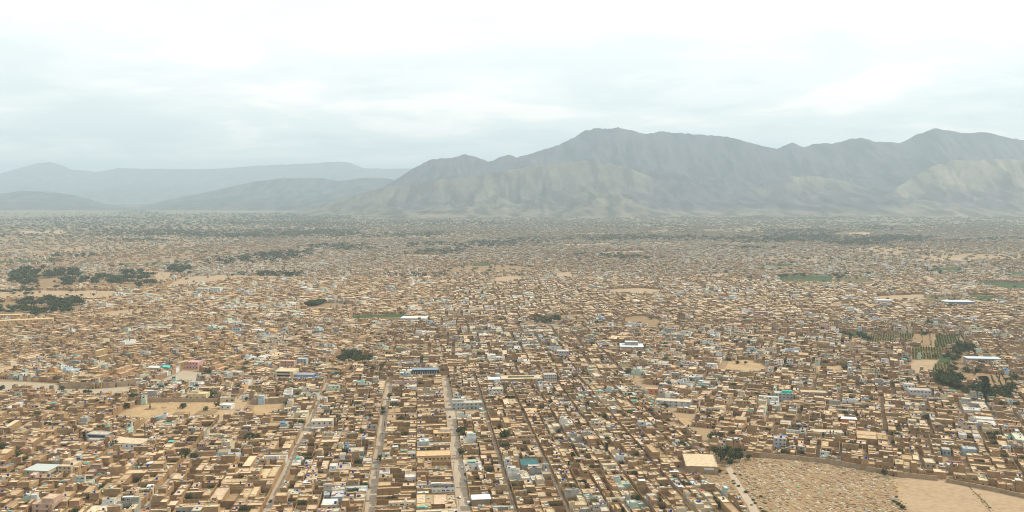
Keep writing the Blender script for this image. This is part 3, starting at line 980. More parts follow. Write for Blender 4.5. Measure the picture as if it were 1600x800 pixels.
building('rose_house', 'house', 'dusty rose house among far mud houses right of centre', 1190, 495, 18, 14, 9, (0.45, 0.25, 0.22), (0.55, 0.38, 0.32), R(-6), win=5, floors=2)
building('cold_store', 'factory', 'wide building with white roof beyond the right hand houses', 1384, 475, 22, 20, 7, (0.5, 0.48, 0.43), (0.68, 0.69, 0.66), R(-6), par=0)
for q in LM_RECT:
    EXCLUDE.append(q)


# ------------------------------------------------------------------ keep lots off the reserved ground
def blocked(P, grow=None):
    b = np.zeros(len(P), bool)
    for poly in EXCLUDE:
        lo = poly.min(0) - 1; hi = poly.max(0) + 1
        m = (P[:, 0] > lo[0]) & (P[:, 0] < hi[0]) & (P[:, 1] > lo[1]) & (P[:, 1] < hi[1])
        if m.any():
            idx = np.where(m)[0]
            b[idx] |= inside(poly, P[idx])
    return b


SMALL = []            # where a lot is only partly blocked a smaller house fits
ca, sa = np.cos(LA[:, 2]), np.sin(LA[:, 2])
bad = np.zeros(len(LA), bool)
for fx, fy in ((0, 0), (.5, .5), (-.5, .5), (.5, -.5), (-.5, -.5), (.25, 0), (-.25, 0), (0, .5), (0, -.5), (.5, 0), (-.5, 0)):
    dx = fx * LA[:, 3]; dy = fy * LA[:, 4]
    bad |= blocked(np.stack([LA[:, 0] + ca * dx - sa * dy, LA[:, 1] + sa * dx + ca * dy], -1))
part_bad = ok & bad
ok &= ~bad
good = np.where(ok)[0]
# split the partly blocked lots into quarters and keep the free ones
extra = []
for i in np.where(part_bad)[0]:
    x, y, an, B, Fr, dd, cc, row, side = LA[i]
    nx = 4 if B > 20 else (3 if B > 13 else 2)
    ny = 2
    for a in range(nx):
        for b in range(ny):
            lx = -B / 2 + (a + .5) * B / nx; ly = -Fr / 2 + (b + .5) * Fr / ny
            extra.append((x + math.cos(an) * lx - math.sin(an) * ly, y + math.sin(an) * lx + math.cos(an) * ly, an, B / nx - .15, Fr / ny - .1, dd, cc, row, side))
EX = np.array(extra)
bad = np.zeros(len(EX), bool)
ca, sa = np.cos(EX[:, 2]), np.sin(EX[:, 2])
for fx, fy in ((0, 0), (.5, .5), (-.5, .5), (.5, -.5), (-.5, -.5)):
    dx = fx * EX[:, 3]; dy = fy * EX[:, 4]
    bad |= blocked(np.stack([EX[:, 0] + ca * dx - sa * dy, EX[:, 1] + sa * dx + ca * dy], -1))
EX = EX[~bad]
ALL = np.concatenate([LA[good], EX])
ALL_small = np.concatenate([np.zeros(len(good)), np.ones(len(EX))])
order = np.argsort(ALL[:, 1])
ALL = ALL[order]; ALL_small = ALL_small[order]

HOUSES = []
for k in range(len(ALL)):
    x, y, an, B, Fr = ALL[k, :5]
    r = random.Random(k * 7919 + 13)
    an += R(r.gauss(0, 1.0)); B *= .985; Fr *= .975
    zone = float(fbm(np.array([x / 110]), np.array([y / 110]), 3, 17)[0])
    L = make_lot(B, Fr, r, y < 1500, min(.36, max(.07, .20 + (zone - .5) * 1.2)))
    L['pos'] = (x, y); L['ang'] = an; L['B'] = B; L['Fr'] = Fr
    L['dcrs'] = tuple(int(q) for q in ALL[k, 5:9]); L['small'] = ALL_small[k] > 0
    u, v = project(x, y, 3)
    L['uv'] = (u, v)
    L['size'] = math.sqrt(B * Fr) / y
    HOUSES.append(L)

# ------------------------------------------------------------------ which houses stand as objects of their own
QUOTA = {'mud house': 290, 'two-storey mud house': 110, 'painted house': 150}
taken = {k: 0 for k in QUOTA}
SINGLE = []
for L in sorted(HOUSES, key=lambda q: -q['size']):
    u, v = L['uv']
    L['single'] = False
    if not (4 < u < 1596 and v < 797): continue
    kind = 'painted house' if L['painted'] else ('two-storey mud house' if L['tall'] else 'mud house')
    if taken[kind] >= QUOTA[kind] or L['dcrs'][0] not in (1, 2): continue
    taken[kind] += 1
    L['single'] = True; L['cat'] = kind
    SINGLE.append(L)

ORD1 = 'zeroth first second third fourth fifth sixth seventh eighth ninth tenth eleventh twelfth thirteenth fourteenth fifteenth sixteenth seventeenth eighteenth nineteenth'.split()
TENS = {2: ('twentieth', 'twenty'), 3: ('thirtieth', 'thirty'), 4: ('fortieth', 'forty'), 5: ('fiftieth', 'fifty'), 6: ('sixtieth', 'sixty'), 7: ('seventieth', 'seventy'), 8: ('eightieth', 'eighty'), 9: ('ninetieth', 'ninety')}


def ordinal(n):
    if n < 20: return ORD1[n]
    if n > 99: return f'{ORD1[n // 100]}-hundred-{ordinal(n % 100)}' if n % 100 else 'hundredth'
    a, b = divmod(n, 10)
    return TENS[a][0] if b == 0 else f'{TENS[a][1]}-{ORD1[b]}'


# address: the place of each house along the side of its street, counted up from the bottom edge
rows = {}
for L in HOUSES:
    d, c, rw, sd = L['dcrs']
    u, v = L['uv']
    if 4 < u < 1596 and v < 797:
        rows.setdefault((d, c, sd), []).append(L)
tier = {}
for (d, c, sd), hs in rows.items():
    hs.sort(key=lambda q: q['pos'][1])
    for i, L in enumerate(hs):
        if d == 1:
            j = c if sd < 0 else c + 1
            side = 'right' if sd < 0 else 'left'
            j = min(j, len(STREETS) - 1)
            if STREETS[c + 1][0] - STREETS[c][0] - 5 < 24:
                side = 'right'
            L['addr'] = f'{ordinal(i + 1)} up {side} side, {STREETS[j][2]}'
        elif d == 2:
            tier.setdefault(c // 1000, []).append(L)
        else:
            L['addr'] = 'in the far rows'
for i, k in enumerate(sorted(tier)):
    for j, L in enumerate(sorted(tier[k], key=lambda q: q['uv'][0])):
        L['addr'] = f'{ordinal(j + 1)} from left, {ordinal(i + 1)} tier behind cemetery wall'


def house_label(L):
    col = {'mud': 'tan mud', 'brown brick': 'brick'}.get(L['colour'], L['colour'])
    size = 'tall ' if L['tall'] else ''
    extra = ''
    if 'awn' in L: extra = f" with {L['awn']} awning"
    elif 'tankc' in L: extra = f" with {L['tankc']} tank"
    elif L['trees']: extra = ' with yard tree'
    lab = f"{size}{col} house{extra}, {L['addr']}"
    if len(lab.split()) > 13: lab = f"{col} house, {L['addr']}"
    return lab


def rows_of(L, sel=None, local=False):
    x, y = (0, 0) if local else L['pos']
    an = 0 if local else L['ang']
    return [(x, y, an, *b[1:]) for b in L['boxes'] if sel is None or b[0] == sel]


YARD_TREES = []
labels_seen = {}
for idx, L in enumerate(SINGLE):
    x, y = L['pos']
    nm = {'mud house': 'mud_house', 'two-storey mud house': 'tall_mud_house', 'painted house': 'painted_house'}[L['cat']]
    t = empty(nm, (x, y, 0), L['ang'])
    lab = house_label(L)
    k = labels_seen.get(lab, 0); labels_seen[lab] = k + 1
    if k: lab = lab.replace(' house', ' house behind its twin', 1) if k == 1 else lab.replace(' house', ' rear house', 1)
    L['label'] = lab
    tag(t, lab, L['cat'], {'mud house': 'mud houses of the town', 'two-storey mud house': 'two-storey mud houses of the town', 'painted house': 'painted houses of the town'}[L['cat']])
    full = True
    for part in ('yard', 'yard_wall', 'wall', 'stair_room', 'awning'):
        rs = rows_of(L, part, True)
        if not rs: continue
        groups = [[q] for q in rs] if (full and part in ('wall', 'stair_room')) else [rs]
        for g in groups:
            W, WC, RQ, RC = boxes_to_quads(g)
            if part == 'wall':
                link('wall', quad_mesh('wall', W, WC, MASONRY), t)
                link('roof', quad_mesh('roof', RQ, RC, MASONRY), t)
            elif part == 'yard':
                link('yard', quad_mesh('yard', RQ, RC, MASONRY), t)
            else:
                link(part, quad_mesh(part, np.concatenate([W, RQ]), np.concatenate([WC, RC]), PAINT if part == 'awning' else MASONRY), t)
    for (tx, ty, tz, tr, th, tc) in L['tanks']:
        rep('water_tank', tank_me(tc), t, (tx, ty, tz), 0, (tr * 2, tr * 2, th))
    for (wx, wy, wz, ww, wh, isdoor) in L['wins']:
        rep('door' if isdoor else 'window', DOOR_ME if isdoor else (WIN_W_ME if L['painted'] else WIN_ME), t, (wx, wy + .03, wz), 0, (ww, 1, wh))

# all the other houses within two kilometres, joined
rows_b = []; extraQ = []; extraC = []
clutQ = []; clutC = []
for L in HOUSES:
    x, y = L['pos']; an = L['ang']
    c, s = math.cos(an), math.sin(an)
    tw = lambda a, b: (x + c * a - s * b, y + s * a + c * b)
    for tx, ty, h in L['trees']:
        YARD_TREES.append((*tw(tx, ty), h, L))
    r = random.Random(int(x * 31 + y * 17))
    if y < 1700:      # small odds and ends lying on roofs and in yards
        for b in L['boxes']:
            if b[0] != 'wall': continue
            for _ in range(r.choice((0, 0, 1, 1, 2, 4))):
                a1 = b[1] + r.uniform(-.75, .75) * b[3]; b1 = b[2] + r.uniform(-.75, .75) * b[4]
                px, py = tw(a1, b1)
                cc = r.choice([(0.62, 0.62, 0.58), (0.5, 0.46, 0.38), (0.25, 0.2, 0.15), (0.66, 0.65, 0.6), (0.10, 0.12, 0.3), (0.45, 0.15, 0.1), (0.15, 0.35, 0.33), (0.3, 0.25, 0.19), (0.12, 0.10, 0.08), (0.62, 0.52, 0.38)])
                hh = r.uniform(.3, 1.1); z = b[6] - .34
                clutQ.append((px, py, an + r.uniform(-.4, .4), 0, 0, r.uniform(.25, 1.3), r.uniform(.25, .9), z, z + hh, cc, cc, 0))
    if L['single']: continue
    rows_b += rows_of(L) if y < 1500 else [(q[:11] + (0,)) for q in rows_of(L)]
    for (tx, ty, tz, tr, th, tc) in L['tanks']:
        px, py = tw(tx, ty)
        Q = cyl_quads(px, py, tz, tr, th, 8)
        extraQ += Q; extraC += [tc] * len(Q)
    for (wx, wy, wz, ww, wh, isdoor) in L['wins']:
        px, py = tw(wx, wy)
        rows_b.append((px, py, an, 0, 0, ww / 2, .05, wz, wz + wh, (0.045, 0.04, 0.035), (0.2, 0.17, 0.13), 0))
W, WC, RQ, RC = boxes_to_quads(rows_b)
me = quad_mesh('town_houses', np.concatenate([W, RQ, np.array(extraQ)]), np.concatenate([WC, RC, np.array(extraC)]), MASONRY)
tag(link('town_houses', me), 'sea of flat roofed mud houses filling the plain behind the nearest streets', 'houses', None, 'stuff')
W, WC, RQ, RC = boxes_to_quads(clutQ)
tag(link('roof_clutter', quad_mesh('roof_clutter', np.concatenate([W, RQ]), np.concatenate([WC, RC]), PAINT)), 'small bundles, beds and boxes lying about on the flat roofs', 'clutter', None, 'stuff')
print('lots', len(HOUSES), 'single', taken, 'rows', len(rows_b))

# ------------------------------------------------------------------ the far city, as one mass
def far_city():
    r = np.random.RandomState(21)
    y = Y_LOTS
    out = []
    while y < 9300:
        cell = 12.5 + (y - Y_LOTS) * 0.0040
        half = 0.64 * y + 120
        n = int(2 * half / cell)
        xs = -half + (np.arange(n) + r.uniform(-.35, .35, n)) * cell
        ys = y + r.uniform(-.4, .4, n) * cell
        out.append(np.stack([xs, ys, np.full(n, cell)], -1))
        y += cell
    P = np.concatenate(out)
    u, v = project(P[:, 0], P[:, 1])
    dens = np.full(len(P), .84)
    nz = fbm(P[:, 0] / 420, P[:, 1] / 420, 4, 9)
    dens *= np.clip((nz - .22) * 5.5, .12, 1)
    left = np.clip((470 - u) / 160, 0, 1) * np.clip((430 - v) / 20, 0, 1)
    dens *= 1 - .72 * left
    dens *= 1 - .55 * np.clip((376 - v) / 22, 0, 1)
    dens *= np.clip((v - 325) / 32, 0.0, 1)
    dens *= 1 - .45 * np.clip((u - 1230) / 200, 0, 1) * np.clip((470 - v) / 30, 0, 1) * np.clip((v - 372) / 10, 0, 1)
    keep = r.rand(len(P)) < dens
    P = P[keep]
    P = P[~blocked(P[:, :2])]
    n = len(P)
    d = P[:, 1]
    ang = (fbm(P[:, 0] / 700, P[:, 1] / 700, 2, 4) - .5) * 1.6
    ang = np.round(ang * 5) / 5
    A = []; W = []; RC = []
    mw = np.array(MUD_W); mr = np.array(MUD_R)
    pw = np.array([PAL[k][0] for k, _ in PAL_W]); pr = np.array([PAL[k][1] for k, _ in PAL_W])
    pp = np.array([w for _, w in PAL_W], float); pp /= pp.sum()
    zone = np.clip((fbm(P[:, 0] / 600, P[:, 1] / 600, 3, 14) - .42) * 4, 0, 1)
    for rep_ in range(3):
        m = np.ones(n, bool) if rep_ == 0 else (r.rand(n) < (.75 if rep_ == 1 else .4)) & (d < 5200)
        k = m.sum()
        cell = P[m, 2]
        hx = cell * r.uniform(.15, .43, k) * (1 if rep_ == 0 else .7); hy = cell * r.uniform(.12, .32, k) * (1 if rep_ == 0 else .75)
        lx = r.uniform(-.4, .4, k) * cell * (rep_ > 0); ly = r.uniform(-.4, .4, k) * cell * (rep_ > 0)
        h = r.uniform(3.4, 5.6, k) + (r.rand(k) < .22) * 3.2 + np.clip((d[m] - 3500) / 3000, 0, 1) * 1.5
        A.append(np.stack([P[m, 0], P[m, 1], ang[m], lx, ly, hx, hy, np.zeros(k), h, np.zeros(k)], -1))
        isp = r.rand(k) < (.14 + .36 * zone[m])
        pi = r.choice(len(pp), k, p=pp)
        wc = np.where(isp[:, None], pw[pi], mw[r.randint(0, len(mw), k)])
        rc = np.where(isp[:, None], pr[pi], mr[r.randint(0, len(mr), k)])
        tin = r.rand(k) < .035
        rc = np.where(tin[:, None], np.array(TIN), rc)
        fd = np.clip((d[m] - 2300) / 3500, 0, 1)[:, None] * .84  # house colours flatten with distance, haze put into the tones
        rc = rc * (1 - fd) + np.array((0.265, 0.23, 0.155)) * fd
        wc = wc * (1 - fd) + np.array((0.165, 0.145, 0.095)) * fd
        wc = wc * r.uniform(.85, 1.12, (k, 1)); rc = np.clip(rc * r.uniform(.8, 1.12, (k, 1)), 0, .8)
        W.append(wc); RC.append(rc)
    A = np.concatenate(A)
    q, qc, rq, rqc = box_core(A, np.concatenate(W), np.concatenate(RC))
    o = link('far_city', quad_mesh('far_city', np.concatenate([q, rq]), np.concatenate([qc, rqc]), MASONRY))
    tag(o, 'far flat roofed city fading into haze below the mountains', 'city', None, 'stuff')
    print('far boxes', len(A))


far_city()


# ------------------------------------------------------------------ mountains
def height_px(u, v, D):
    k = (400.0 - v) / F
    return H + D * (k * CP - SP) / (CP + k * SP)


def interp_ridge(pts, u):
    p = np.array(pts, float)
    return np.interp(u, p[:, 0], p[:, 1])


def range_height(u, y, pts, D, Wf, Wb, seed, rough=1.0, crest=1.0, wander=0.0, power=1.35, gul=.68):
    """height of one mountain range over (u, y): crest along distance D, spurs and gullies running down both sides"""
    x = (u - 800) / F * y
    Dv = D + wander * (fbm(u / 90.0, np.zeros_like(u), 3, seed) - .5) * 2
    v = interp_ridge(pts, u)
    Hc = height_px(u, v, Dv)
    jag = (fbm(u / 9.0, np.zeros_like(u) + 3, 4, seed + 5) - .5) * 2
    jag2 = (fbm(u / 3.0, np.zeros_like(u) + 7, 2, seed + 6) - .5) * 2
    Hc = Hc + (jag * 2.2 + jag2 * 1.0) * crest * Dv / F
    Hc = np.maximum(Hc, 0)
    s = np.where(y < Dv, (Dv - y) / Wf, (y - Dv) / Wb)
    warp = (fbm(x / 900, y / 900, 3, seed + 1) - .5) * 700
    sp = ridged((x + warp) / 620, y / 2600, 3, seed + 2)
    sp2 = ridged((x + warp * .6) / 210, y / 1000 + .5, 3, seed + 3)
    s1 = np.clip(s, 0, 1)
    s2 = np.clip(s1 * (1 + .55 * (0.55 - sp) * rough), 0, 1)
    base = np.power(1 - s2, power)
    env = np.clip(s1 * 4, 0, 1) * np.clip((1 - s1) * 1.5 - .25, 0, 1)
    h = Hc * base * (1 - gul * rough * env * (1 - sp)) - Hc * env * .23 * rough * (1 - sp2)
    h = h - Hc * env * .10 * rough * (1 - ridged((x + warp * .3) / 85, y / 330 + .2, 3, seed + 4))
    h = h + env * (fbm(x / 105 + warp / 300, y / 520, 4, seed + 8) - .5) * 135 * rough * np.clip(Hc / 400, .1, 1)
    return np.where(s >= 1, -5.0, np.maximum(h, -5.0))


def mountain(name, ranges, u0, u1, y0, y1, du, ny, mat, back):
    us = np.arange(u0, u1 + du, du)
    ys = y0 + (y1 - y0) * np.linspace(0, 1, ny)
    U, Y = np.meshgrid(us, ys, indexing='ij')
    hh = np.full(U.shape, -5.0)
    cc = np.zeros(U.shape + (3,)) + np.array((0.095, 0.092, 0.066))
    for rg in ranges:
        rg = dict(rg)
        rc_ = np.array(rg.pop('rock', (0.075, 0.078, 0.088)))
        h_ = range_height(U, Y, **rg)
        up = np.clip((h_ - hh + 70) / 140, 0, 1)[..., None]
        cc = cc * (1 - up) + rc_ * up
        hh = np.maximum(hh, h_)
    X = (U - 800) / F * (Y * CP + (H - hh * .5) * SP)
    V = np.stack([X, Y, hh], -1).reshape(-1, 3)
    me = grid_mesh(name, V, len(us), ny, mat)
    ca = me.color_attributes.new('Col', 'FLOAT_COLOR', 'POINT')
    k4 = np.ones((len(V), 4), np.float32); k4[:, :3] = cc.reshape(-1, 3)
    ca.data.foreach_set('color', k4.reshape(-1))
    o = link(name, me)
    tag(o, back, None, None, 'structure')
    return o


FAR = [(-500, 300), (-300, 294), (-150, 290), (-60, 284), (0, 271), (30, 262), (60, 254), (75, 252), (90, 254), (112, 264), (150, 268), (185, 262), (240, 263), (300, 264), (350, 262), (400, 258), (440, 256), (500, 253.5), (530, 251.5), (548, 253), (568, 262), (600, 263), (640, 262), (700, 262), (800, 270), (950, 290), (1100, 310)]
LOW_L = [(-500, 330), (-300, 322), (-150, 318), (-60, 308), (0, 303), (35, 298), (75, 299.5), (110, 304), (140, 311), (165, 318), (200, 324), (250, 331), (300, 340)]
LOW_M = [(140, 338), (200, 326), (260, 313), (310, 303), (360, 292), (400, 283), (440, 278.5), (500, 278), (530, 283), (548, 281), (562, 277.5), (600, 278), (640, 285), (700, 300), (800, 330)]
MAIN = [(540, 340), (575, 310), (600, 292), (640, 266), (672, 249), (705, 246), (728, 241), (745, 245), (763, 252), (780, 246), (796, 241), (808, 246), (840, 236), (870, 227), (895, 215), (912, 205), (930, 199.5), (955, 200.5), (965, 198.5), (985, 203), (1008, 209), (1030, 205), (1075, 208.5), (1120, 211), (1150, 216.5), (1180, 225), (1213, 232), (1236, 222), (1253, 229), (1275, 224), (1300, 223), (1342, 214), (1365, 220.5), (1405, 223), (1435, 208), (1462, 199), (1490, 206), (1510, 208), (1535, 206), (1570, 213), (1600, 220), (1660, 225), (1750, 215), (1900, 240), (2100, 260), (2300, 300)]
FRONT_L = [(440, 340), (495, 321), (540, 309), (575, 299), (610, 290), (660, 284), (720, 277), (780, 268), (830, 258), (880, 252), (920, 250), (960, 256), (1000, 268), (1030, 281), (1060, 296), (1090, 311), (1120, 326), (1150, 340)]
FRONT_M = [(1100, 340), (1130, 322), (1165, 303), (1200, 286), (1235, 276), (1270, 274), (1300, 278), (1335, 287), (1370, 302), (1400, 320), (1420, 340)]
FRONT_R = [(1340, 340), (1368, 318), (1395, 296), (1430, 272), (1465, 256), (1490, 249), (1530, 250), (1580, 247), (1640, 250), (1760, 240), (1900, 262), (2100, 300), (2200, 340)]
mountain('far_mountains', [dict(pts=FAR, D=24000, Wf=7000, Wb=6000, seed=31, rough=.8, crest=.35, power=1.2)], -450, 1100, 16500, 30200, 3.0, 70, ROCKFAR, 'pale blue mountains along the left horizon')
mountain('low_hills', [dict(pts=LOW_L, D=13200, Wf=2500, Wb=2500, seed=41, rough=.7, crest=.3, power=1.15)], -450, 310, 10400, 15900, 3.0, 60, ROCKFAR, 'low grey hill at the left edge of the plain')
mountain('low_hills', [dict(pts=LOW_M, D=13800, Wf=3200, Wb=2500, seed=51, rough=.7, crest=.3, power=1.2)], 120, 820, 10300, 16500, 2.5, 70, ROCKFAR, 'low grey hill between the far mountains and the big range')
mountain('mountain_range', [dict(rock=(0.060, 0.054, 0.072), pts=MAIN, D=11800, Wf=3600, Wb=3600, seed=61, rough=.62, crest=.55, wander=250, power=1.4),
                            dict(rock=(0.115, 0.104, 0.08), pts=FRONT_L, D=9700, Wf=2300, Wb=1900, seed=71, rough=1.0, crest=.35, wander=150, power=2.0, gul=.6),
                            dict(rock=(0.14, 0.125, 0.092), pts=FRONT_M, D=9900, Wf=2300, Wb=1900, seed=81, rough=1.0, crest=.4, wander=150, power=2.1, gul=.6),
                            dict(rock=(0.185, 0.16, 0.12), pts=FRONT_R, D=9500, Wf=2000, Wb=2200, seed=91, rough=1.1, crest=.4, wander=150, power=1.9, gul=.68)],
         430, 2200, 7200, 15600, 1.5, 240, ROCK, 'long bare brown mountain range rising behind the city on the right')


# ------------------------------------------------------------------ trees
def leaf_cloud(r, n_clump, per, rx, rz, zc, leaf, shape='round'):
    """many small leaf faces gathered in clumps through a crown of radius rx, half height rz"""
    Q = []; C = []
    for _ in range(n_clump):
        while True:
            p = np.array([r.uniform(-1, 1) for _ in range(3)])
            if np.linalg.norm(p) <= 1: break
        if shape == 'round': p = p * (0.55 + .45 * r.random())
        if shape == 'poplar':
            k = 1 - abs(p[2] + .15) * .75
            p[0] *= k; p[1] *= k
        c = np.array([p[0] * rx, p[1] * rx, zc + p[2] * rz])
        tone = r.uniform(.65, 1.35)
        hue = r.random()
        base = np.array((0.036, 0.060, 0.015)) * (1 - hue) + np.array((0.080, 0.086, 0.022)) * hue
        cr = rx * r.uniform(.26, .42)
        for _ in range(per):
            o = c + np.array([r.gauss(0, .5) * cr, r.gauss(0, .5) * cr, r.gauss(0, .42) * cr])
            a = np.array([r.gauss(0, 1) for _ in range(3)]); a /= np.linalg.norm(a)
            b = np.cross(a, np.array([r.gauss(0, 1) for _ in range(3)])); b /= np.linalg.norm(b) + 1e-9
            s1 = leaf * r.uniform(.6, 1.3); s2 = leaf * r.uniform(.35, .8)
            Q.append([o - a * s1, o - b * s2, o + a * s1, o + b * s2])
            C.append(base * tone * r.uniform(.85, 1.15))
    return Q, C


def limb_quads(p0, p1, r0, r1, n=6):
    p0 = np.array(p0, float); p1 = np.array(p1, float)
    d = p1 - p0; d /= np.linalg.norm(d)
    a = np.cross(d, (0.3, 1, .1)); a /= np.linalg.norm(a); b = np.cross(d, a)
    Q = []
    for i in range(n):
        t0, t1 = 2 * math.pi * i / n, 2 * math.pi * (i + 1) / n
        e0 = a * math.cos(t0) + b * math.sin(t0); e1 = a * math.cos(t1) + b * math.sin(t1)
        Q.append([p0 + e0 * r0, p0 + e1 * r0, p1 + e1 * r1, p1 + e0 * r1])
    return Q


TREE_KIND = {}


def tree_kind(shape, v, unit_h=1.0):
    """unit tree: height 1; returns trunk mesh, crown mesh"""
    key = (shape, v)
    if key in TREE_KIND: return TREE_KIND[key]
    r = random.Random(hash(shape) % 1000 * 0 + v * 71 + {'round': 1, 'poplar': 2, 'cypress': 3, 'shrub': 4}[shape])
    if shape == 'round':
        Q, C = leaf_cloud(r, 28, 14, .46, .33, .62, .075)
        T = limb_quads((0, 0, 0), (.01, .01, .42), .035, .022)
        for k in range(5):
            an = k * 1.3 + r.random()
            T += limb_quads((.01, .01, r.uniform(.28, .42)), (.26 * math.cos(an), .26 * math.sin(an), r.uniform(.58, .78)), .017, .006, 4)
    elif shape == 'shrub':
        Q, C = leaf_cloud(r, 24, 13, .60, .38, .44, .095)
        T = limb_quads((0, 0, 0), (0, 0, .4), .03, .012)
        for k in range(4):
            an = k * 1.6 + r.random()
            T += limb_quads((0, 0, .05), (.4 * math.cos(an), .4 * math.sin(an), .5), .02, .006, 4)
    else:
        w = .14 if shape == 'poplar' else .085
        Q, C = leaf_cloud(r, 32, 13, w, .47, .53, .05, 'poplar')
        C = [c * .8 for c in C]
        T = limb_quads((0, 0, 0), (0, 0, .7), .018, .006)
    TREE_KIND[key] = (quad_mesh('trunk', T, [(0.11, 0.085, 0.06)] * len(T), MASONRY), quad_mesh('crown', Q, C, LEAF), np.array(Q), np.array(C))
    return TREE_KIND[key]


TREES = []       # x, y, height, width factor, shape, label, group
for (x, y, h, L) in YARD_TREES:
    r = random.Random(int(x * 13 + y * 7))
    if L['single']: lab = f"tree in the yard of {house_label(L)}"
    else: lab = None
    if lab and len(lab.split()) > 16: lab = 'tree in yard, ' + L['addr']
    TREES.append((x, y, h, r.uniform(.8, 1.2), 'shrub' if r.random() < .6 else 'round', lab, 'trees in house yards', z0 if False else 0))


def trees_px(spots, label, group=None, shape='round', w=1.0):
    """spots: (u, v of the foot, height in photo pixels)"""
    for i, (u, v, hp) in enumerate(spots):
        x, y = ground_at(u, v)
        lab = label[i] if isinstance(label, list) else label
        TREES.append((x, y, hp * scale_at(v) / math.cos(math.atan2(H, y)), w, shape, lab, group, 0))


trees_px([(226, 691, 0.1)], 'x') if False else None
trees_px([(1118, 712, 15), (1126, 722, 20), (1136, 718, 22), (1145, 724, 20), (1155, 722, 18), (1140, 729, 14), (1152, 714, 16)], 'dark dense tree in the clump at the cemetery corner beside the plain hall', 'trees at the cemetery corner')
trees_px([(1113, 690, 14), (1122, 688, 12)], 'dark tree behind the garden wall above the cemetery hall', 'trees above the cemetery hall', w=1.3)
trees_px([(1088, 735, 8), (1100, 737, 10), (1112, 739, 9), (1124, 739, 8), (1094, 752, 9)], 'scrubby bush along the foot of the cemetery hall', 'bushes below the cemetery hall', 'shrub')
trees_px([(1381, 745, 14)], 'lone dark tree against the cemetery wall by the playing field', None, 'round', .8)
trees_px([(1397, 786, 6), (1404, 790, 7), (1410, 796, 9), (1401, 778, 4)], 'small bush on the edge between graves and playing field', 'bushes beside the playing field', 'shrub')
trees_px([(948, 713, 20), (889, 736, 17)], ['tall dark cypress beside a lane right of the wide street, the taller one', 'dark cypress between lanes right of the wide street, the lower one'], None, 'cypress', 1.5)
trees_px([(413, 664, 19), (342, 655, 8), (132, 692, 18)], ['black cypress at the end of the orange tan lot', 'little cypress at the near edge of the tan lot', 'thin cypress left of the white hall'], None, 'cypress', 1.3)
trees_px([(1292, 684, 11), (1297, 684, 12), (1302, 684, 12), (1307, 684, 10), (1286, 684, 9)], 'slim cypress in the row before the pale arcaded house', 'row of cypresses', 'cypress', 1.6)
trees_px([(1539, 626, 40), (1541, 625, 36)], ['tall black poplar in the walled garden at right, front one', 'tall black poplar in the walled garden at right, rear one'], None, 'poplar', 1.25)
trees_px([(209, 625, 13)], 'lone round tree at the corner of the grey bare lot', None, 'round', 1.2)
trees_px([(315, 622, 12), (324, 620, 14), (332, 622, 13), (340, 617, 10)], 'bushy olive tree behind the yellow cream house', 'trees behind the yellow house', 'shrub')
trees_px([(302, 722, 16), (290, 716, 15), (280, 722, 12), (312, 724, 10)], 'bushy roadside tree beside the third street left', 'trees on the third street left', 'round', 1.2)
trees_px([(788, 690, 17), (783, 697, 13), (790, 683, 12)], 'dark tree in the gap between wide street and first lane', 'trees between the streets', 'round', 1.1)
trees_px([(722, 716, 16), (717, 680, 13), (742, 686, 12), (753, 718, 11), (748, 700, 10)], 'street side tree on the right of the wide street', 'trees on the wide street', 'round', .95)
trees_px([(530, 564, 9), (538, 567, 11), (556, 568, 13), (566, 567, 12), (576, 566, 9), (541, 558, 12), (560, 558, 12), (535, 562, 10), (545, 564, 14), (553, 564, 13), (562, 563, 11), (570, 562, 9), (549, 560, 15)], 'dark tree in the small grove left of centre', 'trees of the small grove left of centre', 'round', 1.3)
trees_px([(578, 583, 9), (584, 582, 9), (623, 578, 8), (401, 690, 12), (350, 548, 8), (345, 537, 9), (150, 452, 6)], 'dark round tree among roofs left of centre', 'lone trees among the roofs', 'round', 1.2)
trees_px([(839, 506, 8), (851, 507, 9), (861, 506, 9), (870, 500, 9), (842, 498, 8), (835, 503, 7), (845, 504, 8), (855, 504, 9), (865, 504, 11), (873, 503, 9), (849, 501, 8), (829, 501, 5)], 'tree in the dark grove on a brown lot, centre', 'trees of the central grove', 'round', 1.4)
_r = random.Random(77)


def grove(px, n, hp, label, group, shape='round', w=1.5):
    P = gpoly(px)
    lo, hi = P.min(0), P.max(0)
    got = 0; tries = 0
    while got < n and tries < n * 60:
        tries += 1
        p = np.array([[_r.uniform(lo[0], hi[0]), _r.uniform(lo[1], hi[1])]])
        if inside(P, p)[0] and (n < 40 or vnoise(p[0, 0] / 38, p[0, 1] / 60, 8) > .48):
            u, v = project(p[0, 0], p[0, 1])
            h = _r.uniform(*hp) * scale_at(v)
            TREES.append((p[0, 0], p[0, 1], h, w * _r.uniform(.85, 1.2), shape, label, group, 0))
            got += 1


